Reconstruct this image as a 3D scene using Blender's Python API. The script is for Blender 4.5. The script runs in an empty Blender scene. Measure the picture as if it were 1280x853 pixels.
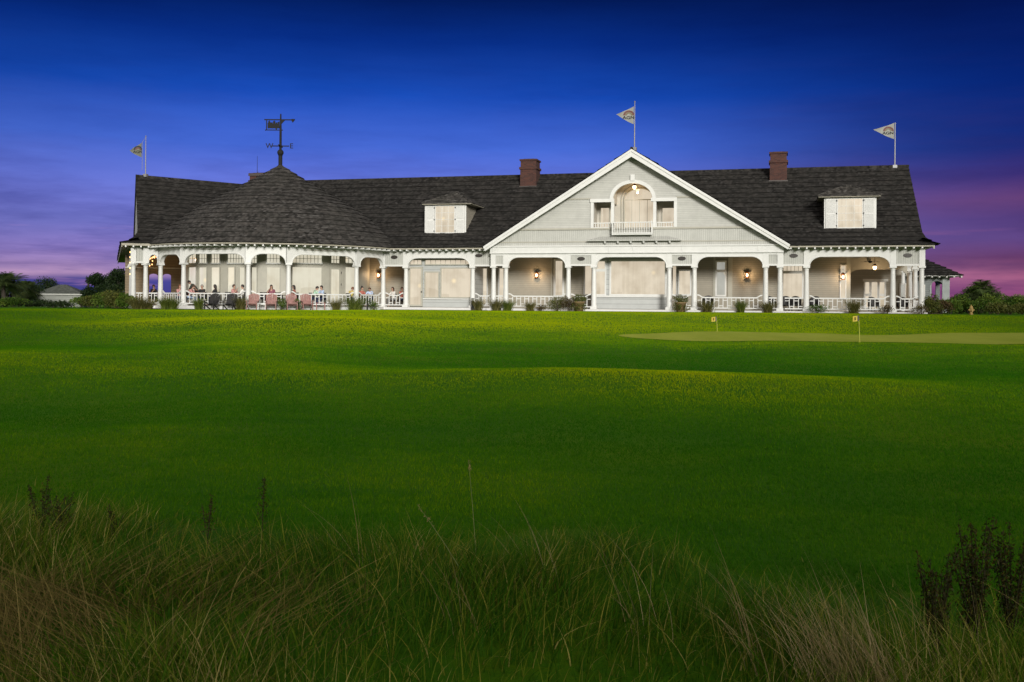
import bpy, math, random
import numpy as np
from mathutils import Vector, Matrix
random.seed(7)
rng = np.random.default_rng(7)
S = bpy.context.scene
COL = S.collection
PI = math.pi

# ------------------------------------------------------------------ survey
FOC, HX, HY, ROLL = 1244.0, 640.0, 377.1, 0.0085      # 35 mm lens, horizon row, slight roll
CAM = (0.0, 0.0, 2.0)
YAW = math.radians(15.05)
O = (-7.31, 68.35, 1.563)                              # porch floor at a front column
EU = (math.cos(YAW), -math.sin(YAW)); EW = (math.sin(YAW), math.cos(YAW))

def ray(px, py=360.0):
    x, y = px-HX, py-HY
    return ((x+ROLL*y)/FOC, 1.0, -(y-ROLL*x)/FOC)
def to_loc(p):
    dx, dy = p[0]-O[0], p[1]-O[1]
    return (dx*EU[0]+dy*EU[1], dx*EW[0]+dy*EW[1])
def W(u, w, z=0.0):
    return Vector((O[0]+u*EU[0]+w*EW[0], O[1]+u*EU[1]+w*EW[1], O[2]+z))
CL = to_loc(CAM)
def rloc(px, py=360.0):
    r = ray(px, py)
    return (r[0]*EU[0]+r[1]*EU[1], r[0]*EW[0]+r[1]*EW[1], r[2])
def at(px, py, w):
    """local (u, z) where the sight line meets the upright plane w of the main front"""
    r = rloc(px, py); k = (w-CL[1])/r[1]
    return (CL[0]+k*r[0], CAM[2]+k*r[2]-O[2])
def fu(px, w=0.0, py=360.0):
    return at(px, py, w)[0]
def fz(px, py, w=0.0):
    return at(px, py, w)[1]

# ------------------------------------------------------------------ mesh helpers
class MB:
    def __init__(s, M=None):
        s.v = []; s.f = []; s.M = M; s.mi = {}
    def add(s, pts, faces):
        b = len(s.v)
        for p in pts:
            p = Vector(p)
            s.v.append(tuple(s.M @ p) if s.M is not None else tuple(p))
        s.f += [tuple(b+i for i in f) for f in faces]
        return s
    def box(s, x0, x1, y0, y1, z0, z1):
        return s.add([(x0,y0,z0),(x1,y0,z0),(x1,y1,z0),(x0,y1,z0),(x0,y0,z1),(x1,y0,z1),(x1,y1,z1),(x0,y1,z1)],
                     [(0,3,2,1),(4,5,6,7),(0,1,5,4),(1,2,6,5),(2,3,7,6),(3,0,4,7)])
    def cbox(s, c, d):
        return s.box(c[0]-d[0]/2,c[0]+d[0]/2,c[1]-d[1]/2,c[1]+d[1]/2,c[2]-d[2]/2,c[2]+d[2]/2)
    def plate(s, poly, y0, y1):
        """prism of an (x, z) outline between the planes y0 and y1"""
        n = len(poly)
        pts = [(p[0], y0, p[1]) for p in poly]+[(p[0], y1, p[1]) for p in poly]
        return s.add(pts, [tuple(range(n)), tuple(range(2*n-1, n-1, -1))]+[(i,(i+1)%n,n+(i+1)%n,n+i) for i in range(n)])
    def slab(s, poly, z0, z1):
        n = len(poly)
        pts = [(p[0], p[1], z0) for p in poly]+[(p[0], p[1], z1) for p in poly]
        return s.add(pts, [tuple(range(n-1,-1,-1)), tuple(range(n, 2*n))]+[(i,(i+1)%n,n+(i+1)%n,n+i) for i in range(n)])
    def tube(s, pts, rad, n=8):
        pts = [Vector(p) for p in pts]
        if not isinstance(rad, (list, tuple)): rad = [rad]*len(pts)
        out = []
        for i, p in enumerate(pts):
            d = (pts[min(i+1,len(pts)-1)]-pts[max(i-1,0)]).normalized()
            a = d.orthogonal().normalized() if abs(d.z) < .99 else Vector((1,0,0))
            if abs(d.z) < .99: a = Vector((0,0,1)).cross(d).normalized()
            b = d.cross(a)
            for k in range(n):
                t = 2*PI*k/n
                out.append(p+a*math.cos(t)*rad[i]+b*math.sin(t)*rad[i])
        fs = [(i*n+k, i*n+(k+1)%n, (i+1)*n+(k+1)%n, (i+1)*n+k) for i in range(len(pts)-1) for k in range(n)]
        fs += [tuple(range(n-1,-1,-1)), tuple((len(pts)-1)*n+k for k in range(n))]
        return s.add(out, fs)
    def lathe(s, prof, c=(0,0,0), n=16, arc=None):
        out = []
        for r, z in prof:
            for k in range(n):
                t = 2*PI*k/n
                out.append((c[0]+r*math.cos(t), c[1]+r*math.sin(t), c[2]+z))
        m = len(prof)
        fs = [(i*n+k, i*n+(k+1)%n, (i+1)*n+(k+1)%n, (i+1)*n+k) for i in range(m-1) for k in range(n)]
        fs += [tuple(range(n-1,-1,-1)), tuple((m-1)*n+k for k in range(n))]
        return s.add(out, fs)
    def ball(s, c, r, n=12, sz=1.0):
        return s.lathe([(max(.002,r*math.sin(PI*i/8)), -r*sz*math.cos(PI*i/8)) for i in range(9)], c, n)
    def build(s, name, mat, parent=None, smooth=False, loc=None):
        me = bpy.data.meshes.new(name)
        me.from_pydata(s.v, [], s.f); me.update()
        if smooth: me.polygons.foreach_set('use_smooth', [True]*len(me.polygons))
        o = link(name, me, mat, parent, loc)
        if s.mi:
            me.materials.append(s.mat2)
            for i in s.mi: me.polygons[i].material_index = 1
        return o

def link(name, me, mat, parent=None, loc=None):
    o = bpy.data.objects.new(name, me); COL.objects.link(o)
    if mat is not None and me is not None:
        if len(me.materials) == 0: me.materials.append(mat)
    if parent is not None: o.parent = parent
    if loc is not None: o.location = loc
    return o
def tag(o, label=None, cat=None, group=None, kind=None):
    if label: o['label'] = label
    if cat: o['category'] = cat
    if group: o['group'] = group
    if kind: o['kind'] = kind
    return o
def empty(name, loc, rz=0.0):
    o = bpy.data.objects.new(name, None); COL.objects.link(o)
    o.location = loc; o.rotation_euler = (0,0,rz); o.empty_display_size = .3
    return o
def copy_tree(o, parent=None):
    c = o.copy(); COL.objects.link(c)
    if parent is not None: c.parent = parent
    for ch in [x for x in bpy.data.objects if x.parent == o]:
        copy_tree(ch, c)
    return c
def np_mesh(name, V, F, tint=None):
    """V (n,3), F (m,k) all with k corners"""
    V = np.ascontiguousarray(V, np.float32); F = np.ascontiguousarray(F, np.int32)
    me = bpy.data.meshes.new(name)
    m, k = F.shape
    me.vertices.add(len(V)); me.vertices.foreach_set('co', V.ravel())
    me.loops.add(m*k); me.loops.foreach_set('vertex_index', F.ravel())
    me.polygons.add(m); me.polygons.foreach_set('loop_start', np.arange(0, m*k, k, dtype=np.int32))
    me.update(calc_edges=True)
    if tint is not None:
        a = me.attributes.new('tint', 'FLOAT', 'POINT'); a.data.foreach_set('value', np.asarray(tint, np.float32))
    return me

# ------------------------------------------------------------------ materials
def nodes(name):
    m = bpy.data.materials.new(name); m.use_nodes = True
    nt = m.node_tree; b = nt.nodes['Principled BSDF']
    return m, nt, b
def N(nt, t, **kw):
    n = nt.nodes.new(t)
    for k, v in kw.items():
        if k in ('operation','data_type','blend_type','noise_dimensions','attribute_name','feature','distance','clamp_factor','use_clamp','interpolation_type'): setattr(n, k, v)
        else: n.inputs[k].default_value = v
    return n
def math_(nt, op, a, b=None, c=None):
    n = nt.nodes.new('ShaderNodeMath'); n.operation = op
    for i, x in enumerate((a, b, c)):
        if x is None: continue
        if isinstance(x, (int, float)): n.inputs[i].default_value = x
        else: nt.links.new(x, n.inputs[i])
    return n.outputs[0]
def ramp(nt, fac, stops, interp='LINEAR'):
    r = nt.nodes.new('ShaderNodeValToRGB'); cr = r.color_ramp; cr.interpolation = interp
    while len(cr.elements) < len(stops): cr.elements.new(.5)
    for e, (p, c) in zip(cr.elements, stops):
        e.position = p; e.color = (*c, 1) if len(c) == 3 else c
    nt.links.new(fac, r.inputs[0])
    return r.outputs[0]
def mixc(nt, f, a, b, bt='MIX'):
    n = nt.nodes.new('ShaderNodeMix'); n.data_type = 'RGBA'; n.blend_type = bt
    for i, x in ((0, f), (6, a), (7, b)):
        if isinstance(x, (int, float)): n.inputs[i].default_value = x
        elif isinstance(x, tuple): n.inputs[i].default_value = (*x, 1) if len(x) == 3 else x
        else: nt.links.new(x, n.inputs[i])
    return n.outputs[2]
def coords(nt, kind='Object', scale=(1,1,1)):
    tc = nt.nodes.new('ShaderNodeTexCoord'); mp = nt.nodes.new('ShaderNodeMapping')
    mp.inputs['Scale'].default_value = scale
    nt.links.new(tc.outputs[kind], mp.inputs[0])
    return mp.outputs[0]
def noise(nt, vec, scale, detail=4, rough=.6):
    n = nt.nodes.new('ShaderNodeTexNoise'); n.inputs['Scale'].default_value = scale
    n.inputs['Detail'].default_value = detail; n.inputs['Roughness'].default_value = rough
    nt.links.new(vec, n.inputs['Vector'])
    return n.outputs['Fac']
def bump(nt, b, h, strength, dist):
    n = nt.nodes.new('ShaderNodeBump'); n.inputs['Strength'].default_value = strength; n.inputs['Distance'].default_value = dist
    nt.links.new(h, n.inputs['Height']); nt.links.new(n.outputs[0], b.inputs['Normal'])
def mat(name, c, rough=.6, var=.12, scale=2.5, metal=0.0, boards=None, vboards=None, bstr=.6):
    """painted / plain surface with blotchy wear; boards = clapboard height in metres, vboards = board width along x"""
    m, nt, b = nodes(name)
    v = coords(nt)
    f = noise(nt, v, scale, 6)
    col = ramp(nt, f, [(.3, tuple(x*(1-var) for x in c)), (.7, tuple(min(1,x*(1+var)) for x in c))])
    b.inputs['Roughness'].default_value = rough; b.inputs['Metallic'].default_value = metal
    h = noise(nt, v, 40, 3)
    if boards or vboards:
        sp = nt.nodes.new('ShaderNodeSeparateXYZ'); nt.links.new(v, sp.inputs[0])
        q = math_(nt, 'DIVIDE', sp.outputs[2] if boards else sp.outputs[0], boards or vboards)
        fr = math_(nt, 'FRACT', q)
        fl = math_(nt, 'FLOOR', q)
        wn = nt.nodes.new('ShaderNodeTexWhiteNoise'); wn.noise_dimensions = '1D'; nt.links.new(fl, wn.inputs['W'])
        col = mixc(nt, math_(nt, 'MULTIPLY', wn.outputs['Value'], .25), col, tuple(x*.72 for x in c))
        gap = ramp(nt, fr, [(0, (.42,)*3), (.10, (.9,)*3), (.16, (1,)*3), (1, (1,)*3)])   # lapped joint between boards
        col = mixc(nt, 1.0, col, gap, 'MULTIPLY')
        hh = math_(nt, 'SUBTRACT', 1.0, fr) if boards else math_(nt, 'MINIMUM', math_(nt, 'MULTIPLY', fr, 8), 1.0)
        bump(nt, b, hh, bstr, .03)
    else:
        bump(nt, b, h, .15, .01)
    nt.links.new(col, b.inputs['Base Color'])
    return m
def mat_roof(k=1.0, name='wood_shingle'):
    m, nt, b = nodes(name)
    v = coords(nt)
    sp = nt.nodes.new('ShaderNodeSeparateXYZ'); nt.links.new(v, sp.inputs[0])
    row = math_(nt, 'DIVIDE', sp.outputs[2], .105); fl = math_(nt, 'FLOOR', row); fr = math_(nt, 'FRACT', row)
    wn0 = nt.nodes.new('ShaderNodeTexWhiteNoise'); wn0.noise_dimensions = '1D'; nt.links.new(fl, wn0.inputs['W'])
    sx = math_(nt, 'FLOOR', math_(nt, 'MULTIPLY_ADD', sp.outputs[0], 6.5, math_(nt, 'MULTIPLY', wn0.outputs['Value'], 7.0)))
    sy = math_(nt, 'FLOOR', math_(nt, 'MULTIPLY', sp.outputs[1], 1.6))
    cb = nt.nodes.new('ShaderNodeCombineXYZ')
    for i, x in enumerate((sx, sy, fl)): nt.links.new(x, cb.inputs[i])
    wn = nt.nodes.new('ShaderNodeTexWhiteNoise'); wn.noise_dimensions = '3D'; nt.links.new(cb.outputs[0], wn.inputs['Vector'])
    big = noise(nt, v, .45, 5, .7)
    streak = noise(nt, coords(nt, 'Object', (2.5,2.5,.4)), 1.0, 5, .7)
    c = ramp(nt, wn.outputs['Value'], [(0, (.007,.0066,.0062)), (.4, (.020,.0185,.017)), (.78, (.040,.038,.035)), (1, (.078,.074,.070))])
    c = mixc(nt, ramp(nt, big, [(.38, (0,)*3), (.62, (.65,)*3)]), c, (.031,.030,.026))
    c = mixc(nt, ramp(nt, streak, [(.46, (0,)*3), (.66, (.75,)*3)]), c, (.075,.068,.062))
    gap = ramp(nt, fr, [(0, (.5,)*3), (.12, (.85,)*3), (.2, (1,)*3), (1, (1,)*3)])
    c = mixc(nt, 1.0, c, gap, 'MULTIPLY')
    c = mixc(nt, 1.0, c, (k,k,k), 'MULTIPLY')
    nt.links.new(c, b.inputs['Base Color']); b.inputs['Roughness'].default_value = .9
    b.inputs['Specular IOR Level'].default_value = .2
    bump(nt, b, math_(nt, 'ADD', math_(nt, 'SUBTRACT', 1.0, fr), math_(nt, 'MULTIPLY', wn.outputs['Value'], .8)), .8, .03)
    return m
def mat_brick(c=(.068,.022,.014)):
    m, nt, b = nodes('red_brick')
    v = coords(nt, 'Object')
    sp = nt.nodes.new('ShaderNodeSeparateXYZ'); nt.links.new(v, sp.inputs[0])
    cb = nt.nodes.new('ShaderNodeCombineXYZ')
    nt.links.new(math_(nt, 'ADD', sp.outputs[0], sp.outputs[1]), cb.inputs[0]); nt.links.new(sp.outputs[2], cb.inputs[1])
    bt = nt.nodes.new('ShaderNodeTexBrick'); nt.links.new(cb.outputs[0], bt.inputs['Vector'])
    bt.inputs['Color1'].default_value = (*c,1); bt.inputs['Color2'].default_value = (c[0]*.5,c[1]*.5,c[2]*.6,1); bt.inputs['Mortar'].default_value = (.06,.04,.035,1)
    bt.inputs['Scale'].default_value = 1; bt.inputs['Brick Width'].default_value = .24; bt.inputs['Row Height'].default_value = .085; bt.inputs['Mortar Size'].default_value = .008
    nt.links.new(bt.outputs['Color'], b.inputs['Base Color']); b.inputs['Roughness'].default_value = .9
    return m
def mat_pane(name, c, e, var=.35, scale=.8):
    """window glass with a lit, blind-drawn room behind it"""
    m, nt, b = nodes(name)
    v = coords(nt)
    f = noise(nt, v, scale, 4, .55)
    f2 = noise(nt, coords(nt, 'Object', (6,6,.25)), 1.0, 2)
    k = math_(nt, 'ADD', math_(nt, 'MULTIPLY', f, .7), math_(nt, 'MULTIPLY', f2, .3))
    col = ramp(nt, k, [(.3, tuple(x*(1-var) for x in (c[0], c[1]*.94, c[2]*.86))), (.55, c), (.75, tuple(x*(1+var*.3) for x in c))])
    # furniture, door frames and lamps seen dimly inside the lit room
    sx = nt.nodes.new('ShaderNodeSeparateXYZ'); nt.links.new(v, sx.inputs[0])
    cell = nt.nodes.new('ShaderNodeTexWhiteNoise'); cell.noise_dimensions = '1D'; nt.links.new(math_(nt, 'FLOOR', math_(nt, 'MULTIPLY', sx.outputs[0], 1.35)), cell.inputs['W'])
    top = math_(nt, 'MULTIPLY_ADD', cell.outputs['Value'], 1.7, .1)
    fur = math_(nt, 'LESS_THAN', math_(nt, 'ADD', sx.outputs[2], math_(nt, 'MULTIPLY', f, .8)), top)
    col = mixc(nt, math_(nt, 'MULTIPLY', fur, .30), col, (c[0]*.55, c[1]*.5, c[2]*.42))
    vo = nt.nodes.new('ShaderNodeTexVoronoi'); vo.inputs['Scale'].default_value = .75; nt.links.new(v, vo.inputs['Vector'])
    col = mixc(nt, ramp(nt, vo.outputs['Distance'], [(.05,(.8,)*3),(.16,(0,0,0))]), col, (1.25,1.0,.62))
    nt.links.new(col, b.inputs['Emission Color']); b.inputs['Emission Strength'].default_value = e
    b.inputs['Base Color'].default_value = (.10,.10,.09,1); b.inputs['Roughness'].default_value = .03; b.inputs['IOR'].default_value = 2.1
    m.cycles.emission_sampling = 'NONE'
    return m
def mat_emit(name, c, e):
    m, nt, b = nodes(name)
    b.inputs['Emission Color'].default_value = (*c,1); b.inputs['Emission Strength'].default_value = e; b.inputs['Base Color'].default_value = (*c,1)
    m.cycles.emission_sampling = 'NONE'                   # each bulb has its own small lamp
    return m
def mat_leaf(name, stops, trans=.25, rough=.55, spec=.2, patch=None, patch_scale=.12, bright=None):
    """foliage or blades: the colour of each leaf comes from its own tint value"""
    m, nt, b = nodes(name)
    at_ = nt.nodes.new('ShaderNodeAttribute'); at_.attribute_name = 'tint'
    c = ramp(nt, at_.outputs['Fac'], stops)
    if patch:
        v = coords(nt)
        f = noise(nt, v, patch_scale, 5, .6)
        c = mixc(nt, ramp(nt, f, [(.38, (0,)*3), (.62, (patch[1],)*3)]), c, patch[0])
    b.inputs['Roughness'].default_value = rough; b.inputs['Specular IOR Level'].default_value = spec
    nt.links.new(c, b.inputs['Base Color'])
    tr = nt.nodes.new('ShaderNodeBsdfTranslucent'); nt.links.new(c, tr.inputs[0])
    mx = nt.nodes.new('ShaderNodeMixShader'); mx.inputs[0].default_value = trans
    nt.links.new(b.outputs[0], mx.inputs[1]); nt.links.new(tr.outputs[0], mx.inputs[2])
    nt.links.new(mx.outputs[0], nt.nodes['Material Output'].inputs[0])
    return m

WHITE = mat('white_paint', (.60,.605,.59), .5, .05)
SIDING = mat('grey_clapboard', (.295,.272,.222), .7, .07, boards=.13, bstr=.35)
GSIDE = mat('gable_shingle', (.43,.432,.405), .75, .08, boards=.115, bstr=.3)
BEAD = mat('beadboard', (.42,.425,.395), .65, .06, vboards=.13, bstr=.5)
PANELG = mat('pale_grey_panel', (.39,.405,.40), .6, .06, boards=.32, bstr=.15)
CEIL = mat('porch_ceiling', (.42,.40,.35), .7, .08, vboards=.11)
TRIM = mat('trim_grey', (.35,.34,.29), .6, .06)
EAVE = mat('eave_paint', (.33,.31,.25), .7, .1)
BUTT_SHADE = mat('shingle_butt_shade', (.010,.009,.008), .95, .3, 6)  # near-black butts paint the shadow line under each shingle course
ROOF = mat_roof(.70)
ROOFC = mat_roof(1.3, 'lit_wood_shingle')  # same shingle lightened to paint stronger light on cone and dormers
BRICK = mat_brick()
FLOOR = mat('deck_floor', (.40,.39,.36), .6, .12)
PANE = mat_pane('lit_window', (.86,.74,.57), .76, .30)
PANER = mat_pane('lit_rotunda_window', (.84,.79,.63), .78, .2)
PANEC = mat_pane('cool_window', (.62,.62,.56), .6)
DARK = mat('dark_metal', (.02,.02,.02), .45, .2, metal=.4)
BLACK = mat('black_wicker', (.014,.013,.013), .6, .3, 20)
OVAL = mat('dark_plaque', (.03,.025,.022), .4)
BULB = mat_emit('lamp_glow', (1.0,.68,.36), 6)
BULB2 = mat_emit('string_bulb', (1.0,.52,.20), 3.2)
COPPER = mat('lantern_copper', (.16,.06,.02), .45, .3, 10, .6)
VANE = mat('weathered_copper', (.003,.0035,.004), .85, .3, 6, 0)
POLE = mat('pole_paint', (.30,.31,.32), .4)
POLED = mat('pole_grey', (.18,.18,.19), .4)

# ================================================================== CLUBHOUSE
house = empty('clubhouse', W(0,0,0), -YAW)
tag(house, 'long white and grey shingled clubhouse with round porch, big front gable and dark wood roof', 'clubhouse')

Z_CAP, Z_CROWN, Z_TOP, Z_EAVE, Z_RIDGE, W_RIDGE = 2.78, 3.36, 3.93, 4.0, 9.81, 8.0
Z_CEIL = 3.62

# frames of the rotunda and of the left wing, in house coordinates
RR = 8.6
RC = Vector((-10.17, 1.08, 0))
_d = Vector((CL[0]-RC.x, CL[1]-RC.y, 0)).normalized()          # towards the lawn
_r = Vector((-_d.y, _d.x, 0))
if _r.x < 0: _r = -_r
def rpt(phi, r, z=0.0):
    return RC + _d*(r*math.cos(phi)) + _r*(r*math.sin(phi)) + Vector((0,0,z))
def hit(px, r):
    """front hit of the sight line with the circle of radius r round the rotunda: its angle"""
    q = rloc(px); e = Vector((q[0], q[1], 0)).normalized(); a = Vector((CL[0], CL[1], 0))-RC
    b = a.dot(e); k = b*b-(a.dot(a)-r*r)
    if k < 0: return math.copysign(PI/2, px-345)
    P = a+e*(-b-math.sqrt(k))
    return math.atan2(P.dot(_r), P.dot(_d))
def frame(p, xdir):
    x = Vector((xdir[0], xdir[1], 0)).normalized(); y = Vector((-x.y, x.x, 0))
    return Matrix(((x.x,y.x,0,p[0]),(x.y,y.y,0,p[1]),(0,0,1,p[2] if len(p) > 2 else 0),(0,0,0,1)))
def atf(px, py, Mf, w):
    iv = Mf.inverted(); c = iv @ Vector((CL[0], CL[1], CAM[2]-O[2])); r = iv.to_3x3() @ Vector(rloc(px, py))
    k = (w-c.y)/r.y
    return (c.x+k*r.x, c.z+k*r.z)

# ---- roof surfaces in lapped courses
def courses(mb, pt, n, seg, lift=.085, jit=.03, thick=.085):
    """pt(s, t): s along the eave 0..1, t up the slope 0..1"""
    for i in range(n):
        t0, t1 = i/n, min(1.0, (i+1.12)/n)
        b0, b1, tp = [], [], []
        for k in range(seg+1):
            s = k/seg
            p = Vector(pt(s, t0)); q = Vector(pt(s, t1)); e = Vector(pt(min(1,s+.01), t0))-Vector(pt(max(0,s-.01), t0))
            nrm = e.cross(q-p); nrm = nrm.normalized() if nrm.length > 1e-6 else Vector((0,0,1))
            if nrm.z < 0: nrm = -nrm
            L = lift+random.uniform(-jit, jit); d = (q-p).normalized() if (q-p).length > 1e-6 else Vector((0,0,1))
            b0.append(p+nrm*(L-thick)); b1.append(p+nrm*L-d*random.uniform(0, .05)); tp.append(q+nrm*.004)
        m = seg+1
        base = len(mb.f); mb.mat2 = BUTT_SHADE
        for k in range(seg): mb.mi[base+k] = 1
        mb.add(b0+b1+tp, [(k,k+1,m+k+1,m+k) for k in range(seg)]+[(m+k,m+k+1,2*m+k+1,2*m+k) for k in range(seg)])

def lerp_prof(prof, t):
    """prof: points (y, z); t by length"""
    L = [0]
    for a, b in zip(prof, prof[1:]): L.append(L[-1]+math.dist(a, b))
    x = t*L[-1]
    for i in range(len(prof)-1):
        if x <= L[i+1]+1e-9:
            f = (x-L[i])/(L[i+1]-L[i]); return tuple(a+(b-a)*f for a, b in zip(prof[i], prof[i+1]))
    return prof[-1]

PROF = [(-.75, Z_EAVE), (.1, 4.36), (1.0, 4.86), (W_RIDGE, Z_RIDGE)]
def u_end(w): return 33.17+.5*max(0, min(1, (1.1-w)/1.85))**1.6
US = -13.5
mb = MB()
def main_pt(s, t):
    w, z = lerp_prof(PROF, t)
    return (US+(u_end(w)-US)*s, w, z)
courses(mb, main_pt, 16, 120)
def rear_pt(s, t):
    w, z = lerp_prof(PROF, t)
    return (US+(u_end(w)-US)*s, 2*W_RIDGE-w, z)
courses(mb, rear_pt, 14, 30)
# ridge cap and underside
mb.tube([(US, W_RIDGE, Z_RIDGE+.05), (33.2, W_RIDGE, Z_RIDGE+.05)], .09, 6)
roof = mb.build('roof', ROOF, house)
# white soffit, eave board and verge boards of the main roof
mb = MB()
mb.box(fu(479), 33.4, -.70, .05, Z_EAVE-.10, Z_EAVE-.04)
mb.box(fu(479)-.6, u_end(-.75)-.03, -.73, -.70, Z_EAVE-.09, Z_EAVE-.01)
mb.build('eave_board', EAVE, house)
vb = MB()
for a, b in zip(PROF, PROF[1:]):
    ua, ub = u_end(a[0])-.02, u_end(b[0])-.02
    vb.add([(ua-.08,a[0],a[1]-.22),(ua,a[0],a[1]-.22),(ua,a[0],a[1]-.03),(ua-.08,a[0],a[1]-.03),
            (ub-.08,b[0],b[1]-.22),(ub,b[0],b[1]-.22),(ub,b[0],b[1]-.03),(ub-.08,b[0],b[1]-.03)],
           [(0,1,5,4),(1,2,6,5),(2,3,7,6),(3,0,4,7),(0,3,2,1),(4,5,6,7)])
vb.build('verge_board', TRIM, house)
# rafter tails under the main eave
for a, b in ((fu(481), fu(604)), (fu(988), 33.2)):
    mb = MB(); u = a
    while u < b: mb.box(u-.045, u+.045, -.78, .02, Z_EAVE-.20, Z_EAVE-.105); u += .47
    mb.build('rafter_tails', WHITE, house)

# ---- columns
def column_mesh():
    m = MB()
    m.box(-.21,.21,-.21,.21,0,.16)
    m.lathe([(.20,.16),(.20,.20),(.175,.24),(.165,.9),(.15,1.7),(.132,2.52),(.15,2.54),(.15,2.58),(.135,2.60),(.17,2.66)], n=18)
    m.box(-.20,.20,-.20,.20,2.66,Z_CAP)
    return m
_c0 = column_mesh().build('column', WHITE, house, True)
_ms = _c0.modifiers.new('es', 'EDGE_SPLIT'); _ms.split_angle = math.radians(35)
_first = [True]
def column(p, rz=0.0, s=1.0):
    if _first[0]: o = _c0; _first[0] = False
    else: o = _c0.copy(); COL.objects.link(o)
    o.location = (p[0], p[1], p[2] if len(p) > 2 else 0); o.rotation_euler.z = rz; o.scale = (s, s, 1)
    return o

# ---- boards between columns
def arch_poly(x0, x1, zc, zk, zt, rx, rz, n=9):
    """spandrel over an opening with rounded upper corners"""
    P = [(x0, zt), (x0, zc)]
    P += [(x0+rx*(1-math.cos(PI/2*i/n)), zc+(zk-zc)*0+ (zk-rz-zc if zk-rz > zc else 0) + rz*math.sin(PI/2*i/n)) for i in range(n+1)]
    P += [(x1-rx*(1-math.cos(PI/2*i/n)), (zk-rz if zk-rz > zc else zc) + rz*math.sin(PI/2*i/n)) for i in range(n, -1, -1)]
    P += [(x1, zc), (x1, zt)]
    return P
def arch(Mf, x0, x1, zt=Z_TOP, zc=Z_CAP, zk=Z_CROWN, rx=.72, y0=-.14, y1=.14, post=.17):
    m = MB(Mf)
    rx = min(rx, (x1-x0)/2-post-.05)
    m.plate(arch_poly(x0+post, x1-post, zc, zk, zt, rx, zk-zc), y0, y1)
    # bead that follows the curve
    pl = arch_poly(x0+post, x1-post, zc, zk, zt, rx, zk-zc)[1:-1]
    m.tube([(p[0], y0-.01, p[1]) for p in pl], .035, 6)
    m.box(x0-post, x0+post-.002, y0-.02, y1+.02, zc, zt)
    return m.build('arch_board', WHITE, house)
def panel(Mf, x0, x1, zt=Z_TOP, zc=Z_CAP, y=-.10, post=.17, oval=True):
    m = MB(Mf)
    m.box(x0+post, x1-post, y, y+.16, zc+.10, zt-.06)
    p = m.build('frieze_panel', BEAD, house)
    m = MB(Mf)
    m.box(x0+post, x1-post, y-.06, y+.2, zc, zc+.11); m.box(x0+post, x1-post, y-.05, y+.2, zt-.12, zt)
    m.box(x0-post, x0+post-.002, -.16, .16, zc, zt)
    m.box(x1-post+.002, x1+post, -.159, .159, zc, zt)
    m.build('panel_frame', WHITE, p)
    if oval:
        m = MB(Mf); xc, zz = (x0+x1)/2, (zc+zt)/2+.06
        el = [(xc+.25*math.cos(2*PI*i/20), zz+.13*math.sin(2*PI*i/20)) for i in range(20)]
        m.plate(el, y-.03, y-.003)
        m.build('oval_plaque', OVAL, p)
    return p
def rail(Mf, x0, x1, post=.19, flare=True):
    a, b = x0+post, x1-post
    m = MB(Mf)
    z = .80
    if flare and b-a > 1.1:
        pts = [(a,0,z+.16),(a+.12,0,z+.14),(a+.34,0,z),(b-.34,0,z),(b-.12,0,z+.14),(b,0,z+.16)]
    else: pts = [(a,0,z),(b,0,z)]
    for p, q in zip(pts, pts[1:]):
        m.add([(p[0],-.05,p[2]-.05),(p[0],.05,p[2]-.05),(p[0],.05,p[2]+.03),(p[0],-.05,p[2]+.03),(q[0],-.05,q[2]-.05),(q[0],.05,q[2]-.05),(q[0],.05,q[2]+.03),(q[0],-.05,q[2]+.03)],
              [(0,1,5,4),(1,2,6,5),(2,3,7,6),(3,0,4,7),(0,3,2,1),(4,5,6,7)])
    m.box(a, b, -.035, .035, .10, .17)
    n = max(3, int(round((b-a)/.27)))
    for i in range(n+1):
        x = a+(b-a)*i/n
        if 0 < i < n: m.box(x-.024, x+.024, -.024, .024, .17, z-.04)
        if i < n:
            x2 = a+(b-a)*(i+1)/n
            if i % 2 == 0: m.box(x+.02, x2-.02, -.022, .022, .60, .645)
            else: m.box(x+.02, x2-.02, -.022, .022, .26, .305)
    return m.build('railing', WHITE, house)

I4 = Matrix.Identity(4)
GW = -.6                                                     # the gable front stands proud
Mg = Matrix.Translation((0, GW, 0))
uc = lambda px: fu(px)
ug = lambda px: fu(px, GW)
# main front, left part
cols = [479, 507.5, 591]
for px in cols: column((uc(px), 0))
panel(I4, uc(479), uc(507.5)); arch(I4, uc(507.5), uc(591)); panel(I4, uc(591), ug(617)-.05, oval=False)
_sc = MB(); _sc.plate([(uc(604)-.3+.25*math.cos(t*PI/8), 3.5+.11*math.sin(t*PI/8)) for t in range(16)], -.13, -.103); _sc.build('oval_plaque', OVAL, house)
rail(I4, uc(479), uc(507.5)); rail(I4, uc(591), ug(617))
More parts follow.
